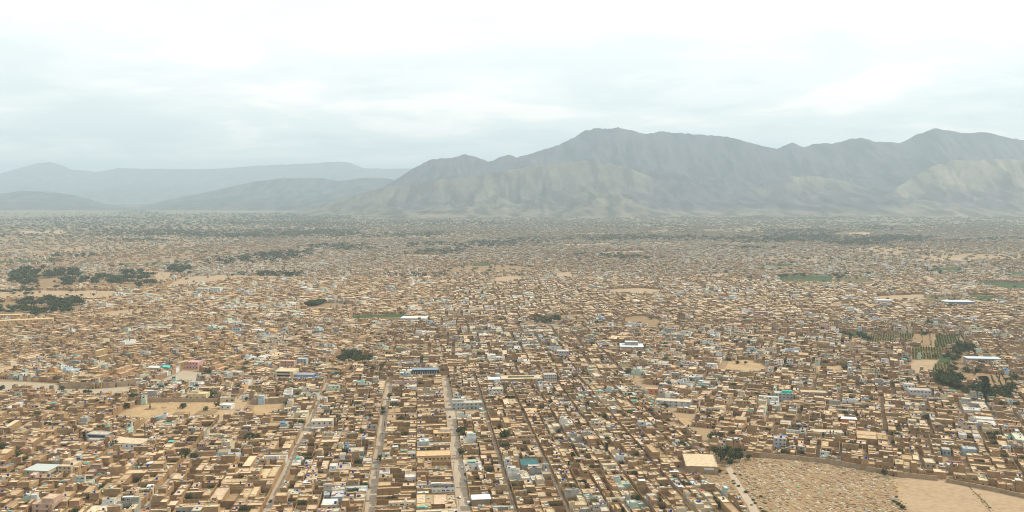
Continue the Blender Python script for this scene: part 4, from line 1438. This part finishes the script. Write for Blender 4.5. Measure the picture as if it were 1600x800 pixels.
grove([(470, 480), (500, 474), (550, 476), (548, 481), (480, 483)], 46, (6, 9), 'tree of the long dark grove left of centre', 'trees of the long grove')
grove([(10, 442), (24, 428), (70, 420), (112, 424), (135, 440), (110, 452), (60, 452)], 80, (6, 13), 'tree of the dark wood at the far left', 'trees of the left wood')
grove([(-40, 490), (-30, 474), (60, 470), (128, 473), (120, 490), (60, 496)], 84, (6, 13), 'tree of the near dark wood at the left edge', 'trees of the near left wood')
grove([(140, 447), (150, 435), (185, 436), (190, 446)], 18, (8, 11), 'tree in the group right of the left wood', 'trees right of the left wood')
grove([(185, 440), (200, 424), (240, 428), (250, 448), (205, 455)], 30, (7, 11), 'tree around the orange fields at the left', 'trees by the orange fields')
grove([(262, 428), (270, 420), (300, 421), (298, 430)], 18, (7, 10), 'tree in the far clump behind the orange fields', 'trees behind the orange fields')
grove([(10, 462), (20, 450), (60, 450), (50, 464)], 12, (5, 8), 'tree between the two left woods', 'trees between the left woods')
grove([(1316, 521), (1354, 522), (1354, 531), (1318, 531)], 26, (4, 6), 'tree in the dark hedge left of the orchards', 'trees in the orchard hedge')
grove([(1462, 590), (1500, 590), (1498, 612), (1468, 598)], 34, (9, 14), 'large dark garden tree in the walled gardens at right', 'trees in the walled gardens')
grove([(1500, 612), (1530, 606), (1590, 608), (1574, 628), (1510, 622)], 34, (8, 12), 'dark tree around the poplar in the right gardens', 'trees around the poplars')
grove([(1484, 545), (1502, 540), (1525, 550), (1500, 560)], 20, (8, 12), 'dark tree at the head of the right orchards', 'trees at the head of the orchards')
grove([(1486, 560), (1498, 560), (1492, 585), (1482, 585)], 10, (6, 10), 'dark tree between green strip and brown strip of the orchards', 'trees between orchard strips')
grove([(1572, 595), (1590, 590), (1584, 625), (1572, 625)], 10, (7, 11), 'dark tree on the right edge of the vine rows', 'trees right of the vines')
grove([(1505, 577), (1535, 577), (1532, 584), (1507, 584)], 8, (6, 8), 'dark garden tree before the long two storey school', 'trees before the long school')
grove([(1148, 440), (1200, 440), (1300, 430), (1330, 431), (1310, 437), (1240, 432)], 14, (5, 8), 'tree beside the green fields right of centre', 'trees beside the green fields')
grove([(1470, 480), (1490, 470), (1500, 476), (1480, 484)], 10, (5, 7), 'dark tree beside the dark grey workshops', 'trees beside the workshops')
# singles scattered among the mid-distance roofs
for i in range(1200):
    y = 700 * (3.4 ** (_r.random() ** .8))
    x = _r.uniform(-.6, .62) * y
    u, v = project(x, y)
    TREES.append((x, y, _r.uniform(4, 8), _r.uniform(.9, 1.5), _r.choice(('round', 'round', 'shrub', 'shrub', 'cypress')), None, None, 0))
# bushes in the graveyard
for i in range(22):
    t = _r.random()
    u = 1136 + (1205 - 1136) * t + _r.choice((-1, 1, -1)) * _r.uniform(5, 20); v = 735 + (805 - 735) * t
    x, y = ground_at(u, v)
    TREES.append((x, y, _r.uniform(.8, 2.4), _r.uniform(1, 1.7), 'shrub', None, None, 0))
for i in range(40):
    u, v = _r.uniform(1100, 1165), _r.uniform(742, 800)
    if u > 1104 + (v - 742) * 1.05: continue
    x, y = ground_at(u, v)
for i in range(5):
    t = _r.random()
    u, v = 1517 + t * 60, 764 + t * 60
    x, y = ground_at(u + _r.uniform(-3, 3), v)
    TREES.append((x, y, _r.uniform(.8, 1.8), 1.3, 'shrub', None, None, 0))

vis = []
for i, T in enumerate(TREES):
    u, v = project(T[0], T[1], T[2] * .5)
    if -20 < u < 1620 and v < 830:
        vis.append((T[2] / T[1], i, 3 < u < 1597 and v < 796))
vis.sort(reverse=True)
single_trees = [i for s, i, inn in vis if inn and TREES[i][5]][:280]
ss = set(single_trees)
used_lab = {}
for i in single_trees:
    x, y, h, wf, shape, lab, grp, _ = TREES[i]
    tm, cm, _, _ = tree_kind(shape, i % 5)
    nm = {'round': 'tree', 'shrub': 'bush', 'cypress': 'cypress', 'poplar': 'poplar'}[shape]
    t = empty(nm + ('_tree' if nm in ('cypress', 'poplar') else ''), (x, y, 0), _r.uniform(0, 6.28))
    t.scale = (h * wf, h * wf, h)
    if lab.startswith('tree in'):
        k = used_lab.get(lab, 0); used_lab[lab] = k + 1
        if shape == 'shrub' and len(lab.split()) < 15: lab = 'bushy ' + lab
        if k: lab = 'second ' + lab
        if len(lab.split()) > 16: lab = 'bush in yard, ' + TREES[i][5].split(', ', 1)[1]
    tag(t, lab, 'bush' if shape == 'shrub' and 'bush' in lab.split() else 'tree', grp)
    link('trunk', tm, t)
    link('crown', cm, t)
TQ = []; TC = []
for s, i, inn in vis:
    if i in ss: continue
    x, y, h, wf, shape, lab, grp, _ = TREES[i]
    tm, cm, q, c = tree_kind(shape, i % 5)
    k = 1 if y < 1500 else (2 if y < 2600 else 3)
    q = q[::k].copy(); c = c[::k]
    an = (i * 2.4) % 6.28
    if k > 1:
        m = q.mean(1, keepdims=True); q = m + (q - m) * (1.25 if k == 2 else 1.5)
    X = q[..., 0] * math.cos(an) - q[..., 1] * math.sin(an); Y = q[..., 0] * math.sin(an) + q[..., 1] * math.cos(an)
    TQ.append(np.stack([x + X * h * wf, y + Y * h * wf, q[..., 2] * h], -1)); TC.append(c)
    t3 = limb_quads((x, y, 0), (x, y, h * .5), h * .03, h * .015, 4)
    TQ.append(np.array(t3)); TC.append(np.array([(0.11, 0.085, 0.06)] * 4))
tag(link('scattered_trees', quad_mesh('scattered_trees', np.concatenate(TQ), np.concatenate(TC), LEAF)), 'small dark trees and bushes scattered among the roofs', 'trees', None, 'stuff')


# distant woods: dark belts of small trees on the plain
def distant_woods():
    belts = [([(345, 415), (365, 404), (440, 395), (485, 391), (482, 401), (400, 411)], 170), ([(395, 432), (402, 427), (440, 428), (430, 433)], 30),
             ([(600, 433), (625, 430), (650, 434), (640, 437)], 20), ([(640, 388), (650, 382), (740, 380), (830, 372), (835, 382), (740, 388)], 220), ([(660, 398), (700, 394), (690, 398)], 30),
             ([(870, 376), (880, 370), (1000, 368), (1100, 370), (1105, 376), (1000, 377)], 300), ([(1105, 378), (1120, 371), (1200, 372), (1195, 380)], 90),
             ([(1195, 379), (1210, 362), (1290, 358), (1312, 366), (1300, 378), (1240, 380)], 520), ([(1300, 384), (1325, 374), (1380, 370), (1425, 370), (1422, 378), (1340, 384)], 480),
             ([(1340, 357), (1380, 353), (1380, 360)], 60), ([(280, 370), (330, 361), (560, 360), (570, 369), (400, 374)], 700), ([(130, 352), (150, 340), (320, 334), (560, 334), (555, 343), (400, 350), (250, 354)], 1000),
             ([(180, 334), (215, 329), (250, 333), (240, 337)], 150), ([(-60, 372), (0, 356), (130, 350), (260, 352), (330, 360), (250, 370), (60, 372)], 320), ([(560, 372), (600, 366), (700, 364), (690, 370)], 110),
             ([(480, 388), (520, 383), (570, 385), (560, 392)], 110), ([(0, 345), (100, 338), (180, 345), (120, 352)], 200), ([(560, 348), (700, 344), (820, 350), (700, 354)], 160), ([(320, 348), (480, 346), (600, 352), (420, 356)], 260), ([(150, 362), (260, 358), (330, 366), (220, 370)], 180), ([(840, 352), (1000, 348), (1100, 354), (960, 358)], 60), ([(200, 378), (240, 374), (250, 379)], 40), ([(650, 395), (700, 392), (690, 398)], 40), ([(580, 336), (700, 333), (760, 336), (700, 340)], 60),
             ([(1470, 378), (1560, 372), (1600, 376), (1500, 382)], 50), ([(90, 402), (150, 397), (140, 404)], 16), ([(1110, 388), (1200, 386), (1190, 392)], 30), ([(880, 395), (960, 400), (1020, 404), (1000, 408), (900, 402)], 40)]
    r = random.Random(5)
    Q = []; C = []
    kinds = [tree_kind('round', k) for k in range(5)]
    small = []
    for tm, cm, q, c in kinds:
        idx = np.arange(0, len(q), 12)
        m = q[idx].mean(1, keepdims=True)
        small.append((m + (q[idx] - m) * 2.4, c[idx]))

    def put(x, y, h):
        q, c = small[r.randrange(5)]
        w = h * r.uniform(1.3, 2.2)
        Q.append(np.stack([x + q[..., 0] * w, y + q[..., 1] * w, q[..., 2] * h], -1)); C.append(c * r.uniform(.65, 1.15))
    for px, n in belts:
        P = gpoly(px)
        lo, hi = P.min(0), P.max(0)
        k = 0; tr = 0
        while k < n and tr < n * 50:
            tr += 1
            p = (r.uniform(lo[0], hi[0]), r.uniform(lo[1], hi[1]))
            if inside(P, np.array([p]))[0] and (fbm(p[0] / 55, p[1] / 150, 2, 3) > .50 or r.random() < .10):
                put(p[0] + r.gauss(0, 45), p[1] + r.gauss(0, 15 + p[1] * .008), r.uniform(7, 15)); k += 1
    for i in range(9000):
        y = 2300 * (3.7 ** (r.random() ** .75)); x = r.uniform(-.62, .62) * y
        if fbm(x / 600, y / 600, 3, 22) < (.40 if x < 300 and y > 4500 else .45) + .1 * r.random(): continue
        put(x, y, r.uniform(4, 9))
    tag(link('distant_woods', quad_mesh('distant_woods', np.concatenate(Q), np.concatenate(C), LEAF)), 'dark belts of trees across the far plain', 'woods', None, 'stuff')


distant_woods()


# orchard and vineyard rows
def orchard_rows():
    r = random.Random(8)
    Q = []; C = []
    tm, cm, q, c = tree_kind('shrub', 1)
    qq = q[::5]; m = qq.mean(1, keepdims=True); qq = m + (qq - m) * 1.6; c = c[::5]
    plots = [([(1356, 523), (1428, 522), (1424, 537), (1352, 537)], 3.4, 2.6, 1.6, (1.35, 1.05, .5)), ([(1462, 524), (1499, 523), (1502, 543), (1460, 543)], 3.6, 2.8, 2.0, (1.1, 1.4, .8)),
             ([(1426, 541), (1476, 544), (1466, 562), (1424, 561)], 3.4, 2.6, 1.6, (1.6, 1.15, .5)), ([(1544, 586), (1592, 587), (1586, 607), (1542, 606)], 6.5, 3.2, 1.9, (1.5, 1.1, .45)),
             ([(1462, 568), (1486, 568), (1482, 586), (1454, 586)], 3.5, 2.8, 1.5, (1.9, 1.6, .7)), ([(1430, 522), (1460, 522), (1458, 540), (1428, 540)], 11, 9, 1.8, (1.5, 1.3, .7)), ([(1462, 590), (1500, 593), (1498, 607), (1458, 603)], 8, 7, 2.4, (1.1, 1.1, .8))]
    for px, dr, dt, h, k in plots:
        P = gpoly(px); lo, hi = P.min(0), P.max(0)
        an = R(-24)
        L = max(hi - lo) * 1.2
        for a in np.arange(-L, L, dr):
            for b in np.arange(-L, L, dt):
                x = (lo[0] + hi[0]) / 2 + math.cos(an) * a - math.sin(an) * b + r.uniform(-.9, .9)
                y = (lo[1] + hi[1]) / 2 + math.sin(an) * a + math.cos(an) * b + r.uniform(-.5, .5)
                if not inside(P, np.array([[x, y]]))[0] or r.random() < .05 + .5 * (vnoise(x / 18, y / 18, 4) < .3): continue
                hh = h * r.uniform(.7, 1.25)
                Q.append(np.stack([x + qq[..., 0] * hh * 1.2, y + qq[..., 1] * hh * 1.2, qq[..., 2] * hh], -1))
                C.append(c * np.array(k) * r.uniform(.85, 1.15))
    tag(link('orchard_rows', quad_mesh('orchard_rows', np.concatenate(Q), np.concatenate(C), LEAF)), 'rows of low vines and fruit bushes in the walled fields at right', 'orchard', None, 'stuff')


orchard_rows()


# ------------------------------------------------------------------ cemetery
def wall_run(name, cat, label, px, h, th=.5, col=(0.40, 0.295, 0.19), group=None):
    P = gpoly(px)
    t = empty(name, (P[0][0], P[0][1], 0))
    tag(t, label, cat, group)
    for i in range(len(P) - 1):
        a, b = P[i] - P[0], P[i + 1] - P[0]
        d = b - a; L = float(np.linalg.norm(d)); an = math.atan2(d[1], d[0])
        n = max(1, round(L / 14))
        for k in range(n):
            c = a + d * (k + .5) / n
            cc = jit(col, rng, .1)
            hh = h * rng.uniform(.93, 1.05)
            W, WC, RQ, RC = boxes_to_quads([(0, 0, 0, 0, 0, L / n / 2 - .02, th / 2, -.2, hh, cc, jit((0.5, .39, .26), rng), 0)])
            link('wall_panel', quad_mesh('wall_panel', np.concatenate([W, RQ]), np.concatenate([WC, RC]), MASONRY), t, (c[0], c[1], 0), an)
    return t


wall_run('cemetery_wall', 'wall', 'long high mud wall along the back of the cemetery and playing field', [(1160, 713), (1200, 716), (1250, 720), (1300, 726), (1340, 733), (1388, 743), (1430, 748), (1466, 752)], 4.2)
wall_run('cemetery_side_wall', 'wall', 'low mud wall down the left side of the cemetery beside the last lane', [(1084, 738), (1110, 758), (1145, 785), (1170, 808)], 2.2)
wall_run('field_wall', 'wall', 'mud wall bending down the right side behind the sandy ground', [(1478, 754), (1515, 761), (1560, 770), (1604, 780), (1660, 792)], 3.2)
wall_run('lot_wall', 'wall', 'long brown wall across the back of the tan lot', [(228, 629), (280, 628), (340, 628)], 4.0)
wall_run('lot_wall', 'wall', 'brown wall behind the small orange tan lot', [(393, 632), (420, 631), (450, 630)], 6.0)
wall_run('lot_wall', 'wall', 'long brown wall along the back of the grey bare lot', [(95, 607), (130, 607), (170, 606), (213, 602)], 6.5)


def graves():
    r = random.Random(4)
    P = gpoly(CEM)
    lo, hi = P.min(0), P.max(0)
    path = gpoly([(1131, 728), (1142, 724), (1168, 768), (1190, 800), (1218, 842), (1192, 842), (1168, 800), (1150, 770), (1140, 750)])
    rows = []
    Q = []; C = []
    x = lo[0]
    n = 0
    while x < hi[0]:
        y = max(lo[1], 540)
        while y < hi[1]:
            px, py = x + r.uniform(-.8, .8), y + r.uniform(-.8, .8)
            y += r.uniform(1.9, 3.6)
            p = np.array([[px, py]])
            if r.random() < .10 + .35 * (vnoise(px / 14, py / 14, 6) < .3): continue
            if not inside(P, p)[0] or inside(path, p)[0]: continue
            an = R(-38) + r.gauss(0, .14)
            q = r.random()
            if q < .55:
                c = jit(r.choice([(0.36, 0.255, 0.145), (0.29, 0.20, 0.11), (0.41, 0.30, 0.18)]), r, .15)
            elif q < .80:
                c = jit(r.choice([(0.60, 0.51, 0.38), (0.54, 0.43, 0.28), (0.48, 0.40, 0.29)]), r, .12)
            elif q < .96:
                c = jit((0.21, 0.14, 0.08), r, .3)
            else:
                c = r.choice([(0.35, 0.50, 0.38), (0.10, 0.36, 0.28), (0.62, 0.64, 0.62), (0.5, 0.2, 0.15), (0.35, 0.45, 0.5), (0.55, 0.60, 0.5)])
            l, w, h = r.uniform(.9, 1.7), r.uniform(.4, .8), r.uniform(.3, 1.0)
            # a mound with sloping sides, then a headstone for some
            ca, sa = math.cos(an), math.sin(an)
            tw = lambda a, b, z: (px + ca * a - sa * b, py + sa * a + ca * b, z)
            b0 = [tw(a * l, b * w, 0) for a, b in ((-1, -1), (1, -1), (1, 1), (-1, 1))]
            t0 = [tw(a * l * .82, b * w * .6, h) for a, b in ((-1, -1), (1, -1), (1, 1), (-1, 1))]
            for i in range(4):
                j = (i + 1) % 4
                Q.append([b0[i], b0[j], t0[j], t0[i]]); C.append(c)
            Q.append(t0); C.append(c)
            if r.random() < .45:
                rows.append((px, py, an, -l, 0, .10, .32, 0, r.uniform(.7, 1.3), jit((0.55, 0.49, 0.40), r, .2), (0.55, 0.49, 0.40), 0))
        x += r.uniform(1.5, 2.1)
    W, WC, RQ, RC = boxes_to_quads(rows)
    tag(link('graves', quad_mesh('graves', np.concatenate([np.array(Q), W, RQ]), np.concatenate([np.array(C), WC, RC]), STONE)), 'crowded stone graves and mounds covering the cemetery ground', 'graves', None, 'stuff')
    print('graves', len(Q) // 5)


graves()
# rubble bank around the sandy fields
RB = []
rr = random.Random(12)
for px in ([(1392, 748), (1402, 760), (1412, 790), (1418, 812)], [(1513, 760), (1534, 780), (1572, 830)], [(1420, 746), (1468, 751), (1513, 760)]):
    P = gpoly(px)
    for i in range(len(P) - 1):
        L = np.linalg.norm(P[i + 1] - P[i])
        for k in range(int(L / 1.6)):
            p = P[i] + (P[i + 1] - P[i]) * rr.random() + np.array([rr.gauss(0, 1.6), rr.gauss(0, 1.6)])
            c = jit(rr.choice([(0.34, 0.25, 0.16), (0.2, 0.14, 0.08), (0.44, 0.34, 0.23)]), rr, .2)
            RB.append((p[0], p[1], rr.uniform(0, 3), 0, 0, rr.uniform(.2, .9), rr.uniform(.2, .6), -.1, rr.uniform(.2, .8), c, c, 0))
W, WC, RQ, RC = boxes_to_quads(RB)
tag(link('rubble', quad_mesh('rubble', np.concatenate([W, RQ]), np.concatenate([WC, RC]), STONE)), 'banks of rubble and earth edging the sandy playing field', 'rubble', None, 'stuff')
# spoil heaps on the tan lot
for i, (u, v, wp) in enumerate([(235, 639, 16), (283, 646, 22), (322, 645, 30), (256, 637, 8)]):
    x, y = ground_at(u, v)
    w = wp * scale_at(v)
    n = 17
    uu_ = np.linspace(-1, 1, n)
    U, Vv = np.meshgrid(uu_, uu_, indexing='ij')
    rr_ = np.sqrt(U ** 2 + Vv ** 2)
    z = np.clip(1 - rr_, 0, 1) ** .8 * w * .11 * (.6 + .8 * fbm(U * 3 + i * 5, Vv * 3, 3, 2)) - .02
    V3 = np.stack([U * w * .5, Vv * w * .45, z], -1).reshape(-1, 3)
    o = link('spoil_heap', grid_mesh('spoil_heap', V3, n, n, BROWNF), None, (x, y, .3))
    tag(o, ['low brown spoil heap at the left end of the tan lot', 'small brown spoil heap in the middle of the tan lot', 'widest brown spoil heap at the right of the tan lot', 'smallest spoil heap at the back of the tan lot'][i], 'spoil heap', 'spoil heaps on the tan lot')


# ------------------------------------------------------------------ vehicles
def car_meshes(col, van=False):
    """body, glass and wheel of a small car; length along y"""
    L, Wd = (4.6, 1.8) if van else (4.1, 1.65)
    prof = [(-L / 2, .35), (-L / 2, .95), (-L / 2 + .1, 1.75), (L / 2 - 1.1, 1.75), (L / 2 - .3, 1.0), (L / 2, .85), (L / 2, .35)] if van else \
        [(-L / 2, .35), (-L / 2, .85), (-L / 2 + .55, .92), (-L / 2 + 1.1, 1.42), (.45, 1.42), (1.05, .95), (L / 2 - .1, .8), (L / 2, .7), (L / 2, .35)]
    bm_v = []; f = []
    n = len(prof)
    for s in (-1, 1):
        for (y, z) in prof:
            k = .84 if z > 1.2 else 1.0
            bm_v.append((s * Wd / 2 * k, y, z))
    for i in range(n):
        j = (i + 1) % n
        f.append((i, j, n + j, n + i))
    f.append(tuple(range(n))[::-1]); f.append(tuple(range(n, 2 * n)))
    me = bpy.data.meshes.new('body')
    me.from_pydata(bm_v, [], f)
    ca = me.color_attributes.new('Col', 'FLOAT_COLOR', 'CORNER')
    ca.data.foreach_set('color', np.tile(np.array([*col, 1.0], np.float32), len(me.loops)))
    me.materials.append(PAINT)
    G = []
    gy0, gy1 = (-L / 2 + .25, L / 2 - 1.25) if van else (-L / 2 + .95, .5)
    for s in (-1, 1):
        xx = s * (Wd / 2 * .93 + .03)
        G.append([(xx, gy0, 1.02), (xx, gy1 + .3, 1.02), (xx * .93, gy1, 1.36), (xx * .93, gy0 + .2, 1.36)])
    a = L / 2 - .35 if van else 1.0
    G.append([(-Wd * .38, a, 1.05), (Wd * .38, a, 1.05), (Wd * .36, gy1 + .12, 1.42), (-Wd * .36, gy1 + .12, 1.42)])
    gm = quad_mesh('window_glass', G, [(0.03, 0.035, 0.04)] * len(G), PAINT)
    return me, gm, L, Wd


wq = []
for k in range(10):
    a0, a1 = k * .6283, (k + 1) * .6283
    wq.append([(-.1, .32 * math.cos(a0), .32 * math.sin(a0)), (.1, .32 * math.cos(a0), .32 * math.sin(a0)), (.1, .32 * math.cos(a1), .32 * math.sin(a1)), (-.1, .32 * math.cos(a1), .32 * math.sin(a1))])
for s in (-.1, .1):
    c = [(s, .32 * math.cos(k * .6283), .32 * math.sin(k * .6283)) for k in range(10)]
    for i in range(1, 8, 2): wq.append([c[0], c[i], c[i + 1], c[i + 2]])
WHEEL = quad_mesh('wheel', wq, [(0.02, 0.02, 0.02)] * len(wq), STONE)
CARS = [(722.5, 731, (0.70, 0.71, 0.70), 0, 'white car parked on the wide street, farthest of the parked cars'), (727, 742, (0.03, 0.03, 0.035), 0, 'black car parked on the wide street between white and grey cars'),
        (727.5, 751, (0.45, 0.50, 0.52), 1, 'pale grey van parked on the wide street below the black car'), (718.5, 778, (0.68, 0.68, 0.66), 0, 'white car driving in the middle of the wide street near the bottom'),
        (732, 787, (0.66, 0.67, 0.65), 1, 'white van parked on the wide street nearest the bottom edge'), (735, 789, (0.03, 0.03, 0.03), 0, 'black car beside the nearest white van on the wide street'),
        (784, 717, (0.68, 0.68, 0.67), 0, 'white car at the top of the first lane right of wide street'), (842, 715, (0.70, 0.70, 0.68), 0, 'white car in the second lane right of wide street'),
        (423, 784, (0.05, 0.05, 0.06), 0, 'dark car at the edge of the second street left'), (703, 652, (0.05, 0.05, 0.05), 0, 'dark car far up the wide street by the aqua house'),
        (388, 643, (0.62, 0.66, 0.68), 1, 'pale van beside the track between the two tan lots')]
for (u, v, c, van, lab) in CARS:
    x, y = ground_at(u, v)
    bm_, gm_, L, Wd = car_meshes(c, bool(van))
    t = empty('van' if van else 'car', (x, y, .05), A1)
    tag(t, lab, 'van' if van else 'car', 'vehicles in the streets')
    link('body', bm_, t); link('window_glass', gm_, t)
    for sx in (-1, 1):
        for sy in (-.31, .31):
            link('wheel', WHEEL, t, (sx * (Wd / 2 - .02), sy * L, .32))


# ------------------------------------------------------------------ poles
def pole(name, u, v, hp, label, cat, r=.16, col=(0.10, 0.085, 0.07), arm=True):
    x, y = ground_at(u, v)
    h = hp * scale_at(v)
    t = empty(name, (x, y, 0), A1)
    tag(t, label, cat)
    Q = limb_quads((0, 0, 0), (0, 0, h), r, r * .7, 8)
    link('shaft', quad_mesh('shaft', Q, [col] * len(Q), STONE), t)
    if arm:
        Q = box_q(-1.3, 1.3, -.1, .1, h * .86, h * .86 + .22)
        link('crossarm', quad_mesh('crossarm', Q, [col] * len(Q), STONE), t)
        for s in (-1.1, 0, 1.1):
            Q = cyl_quads(s, 0, h * .86 + .22, .09, .3, 8)
            link('insulator', quad_mesh('insulator', Q, [(0.3, 0.2, 0.15)] * len(Q), STONE), t)


pole('utility_pole', 227, 693, 32, 'tall thick dark pole at the right end of the white hall', 'pole', .55)
pole('lamp_mast', 1127, 716, 25, 'pale steel mast standing in the trees at the cemetery corner', 'mast', .12, (0.5, 0.5, 0.48), False)
for u, v, lab in ((688, 640, 'left side of wide street by the upper houses'), (700, 690, 'left side of wide street before the orange flats'), (709, 735, 'left side of wide street below the school'), (716, 790, 'left side of wide street at the bottom edge'),
                  (607, 640, 'right side of the pale street, upper end'), (598, 690, 'right side of the pale street, middle'), (588, 745, 'right side of the pale street, lower end'), (1178, 718, 'top left corner of the cemetery wall')):
    pole('utility_pole', u, v, 15, 'thin dark pole on the ' + lab, 'pole', .13)

# ------------------------------------------------------------------ haze
HX0, HX1, HY0, HY1, HZ0, HZ1 = -31000, 31000, -3500, 39500, -8, 1230
vs = [(x, y, z) for z in (HZ0, HZ1) for x, y in ((HX0, HY0), (HX1, HY0), (HX1, HY1), (HX0, HY1))]
hm = bpy.data.meshes.new('haze')
hm.from_pydata(vs, [], [(3, 2, 1, 0), (4, 5, 6, 7), (0, 1, 5, 4), (1, 2, 6, 5), (2, 3, 7, 6), (3, 0, 4, 7)])
mt = bpy.data.materials.new('haze')
mt.use_nodes = True
mt.node_tree.nodes.clear()
_o = mt.node_tree.nodes.new('ShaderNodeOutputMaterial')
_v = mt.node_tree.nodes.new('ShaderNodeVolumePrincipled')
_v.inputs['Color'].default_value = (*HAZE_COLOR, 1)
_v.inputs['Density'].default_value = HAZE_DENSITY
_v.inputs['Anisotropy'].default_value = 0.1
mt.node_tree.links.new(_v.outputs[0], _o.inputs['Volume'])
hm.materials.append(mt)
tag(link('haze', hm), 'thin dusty air over the whole valley', None, None, 'stuff')
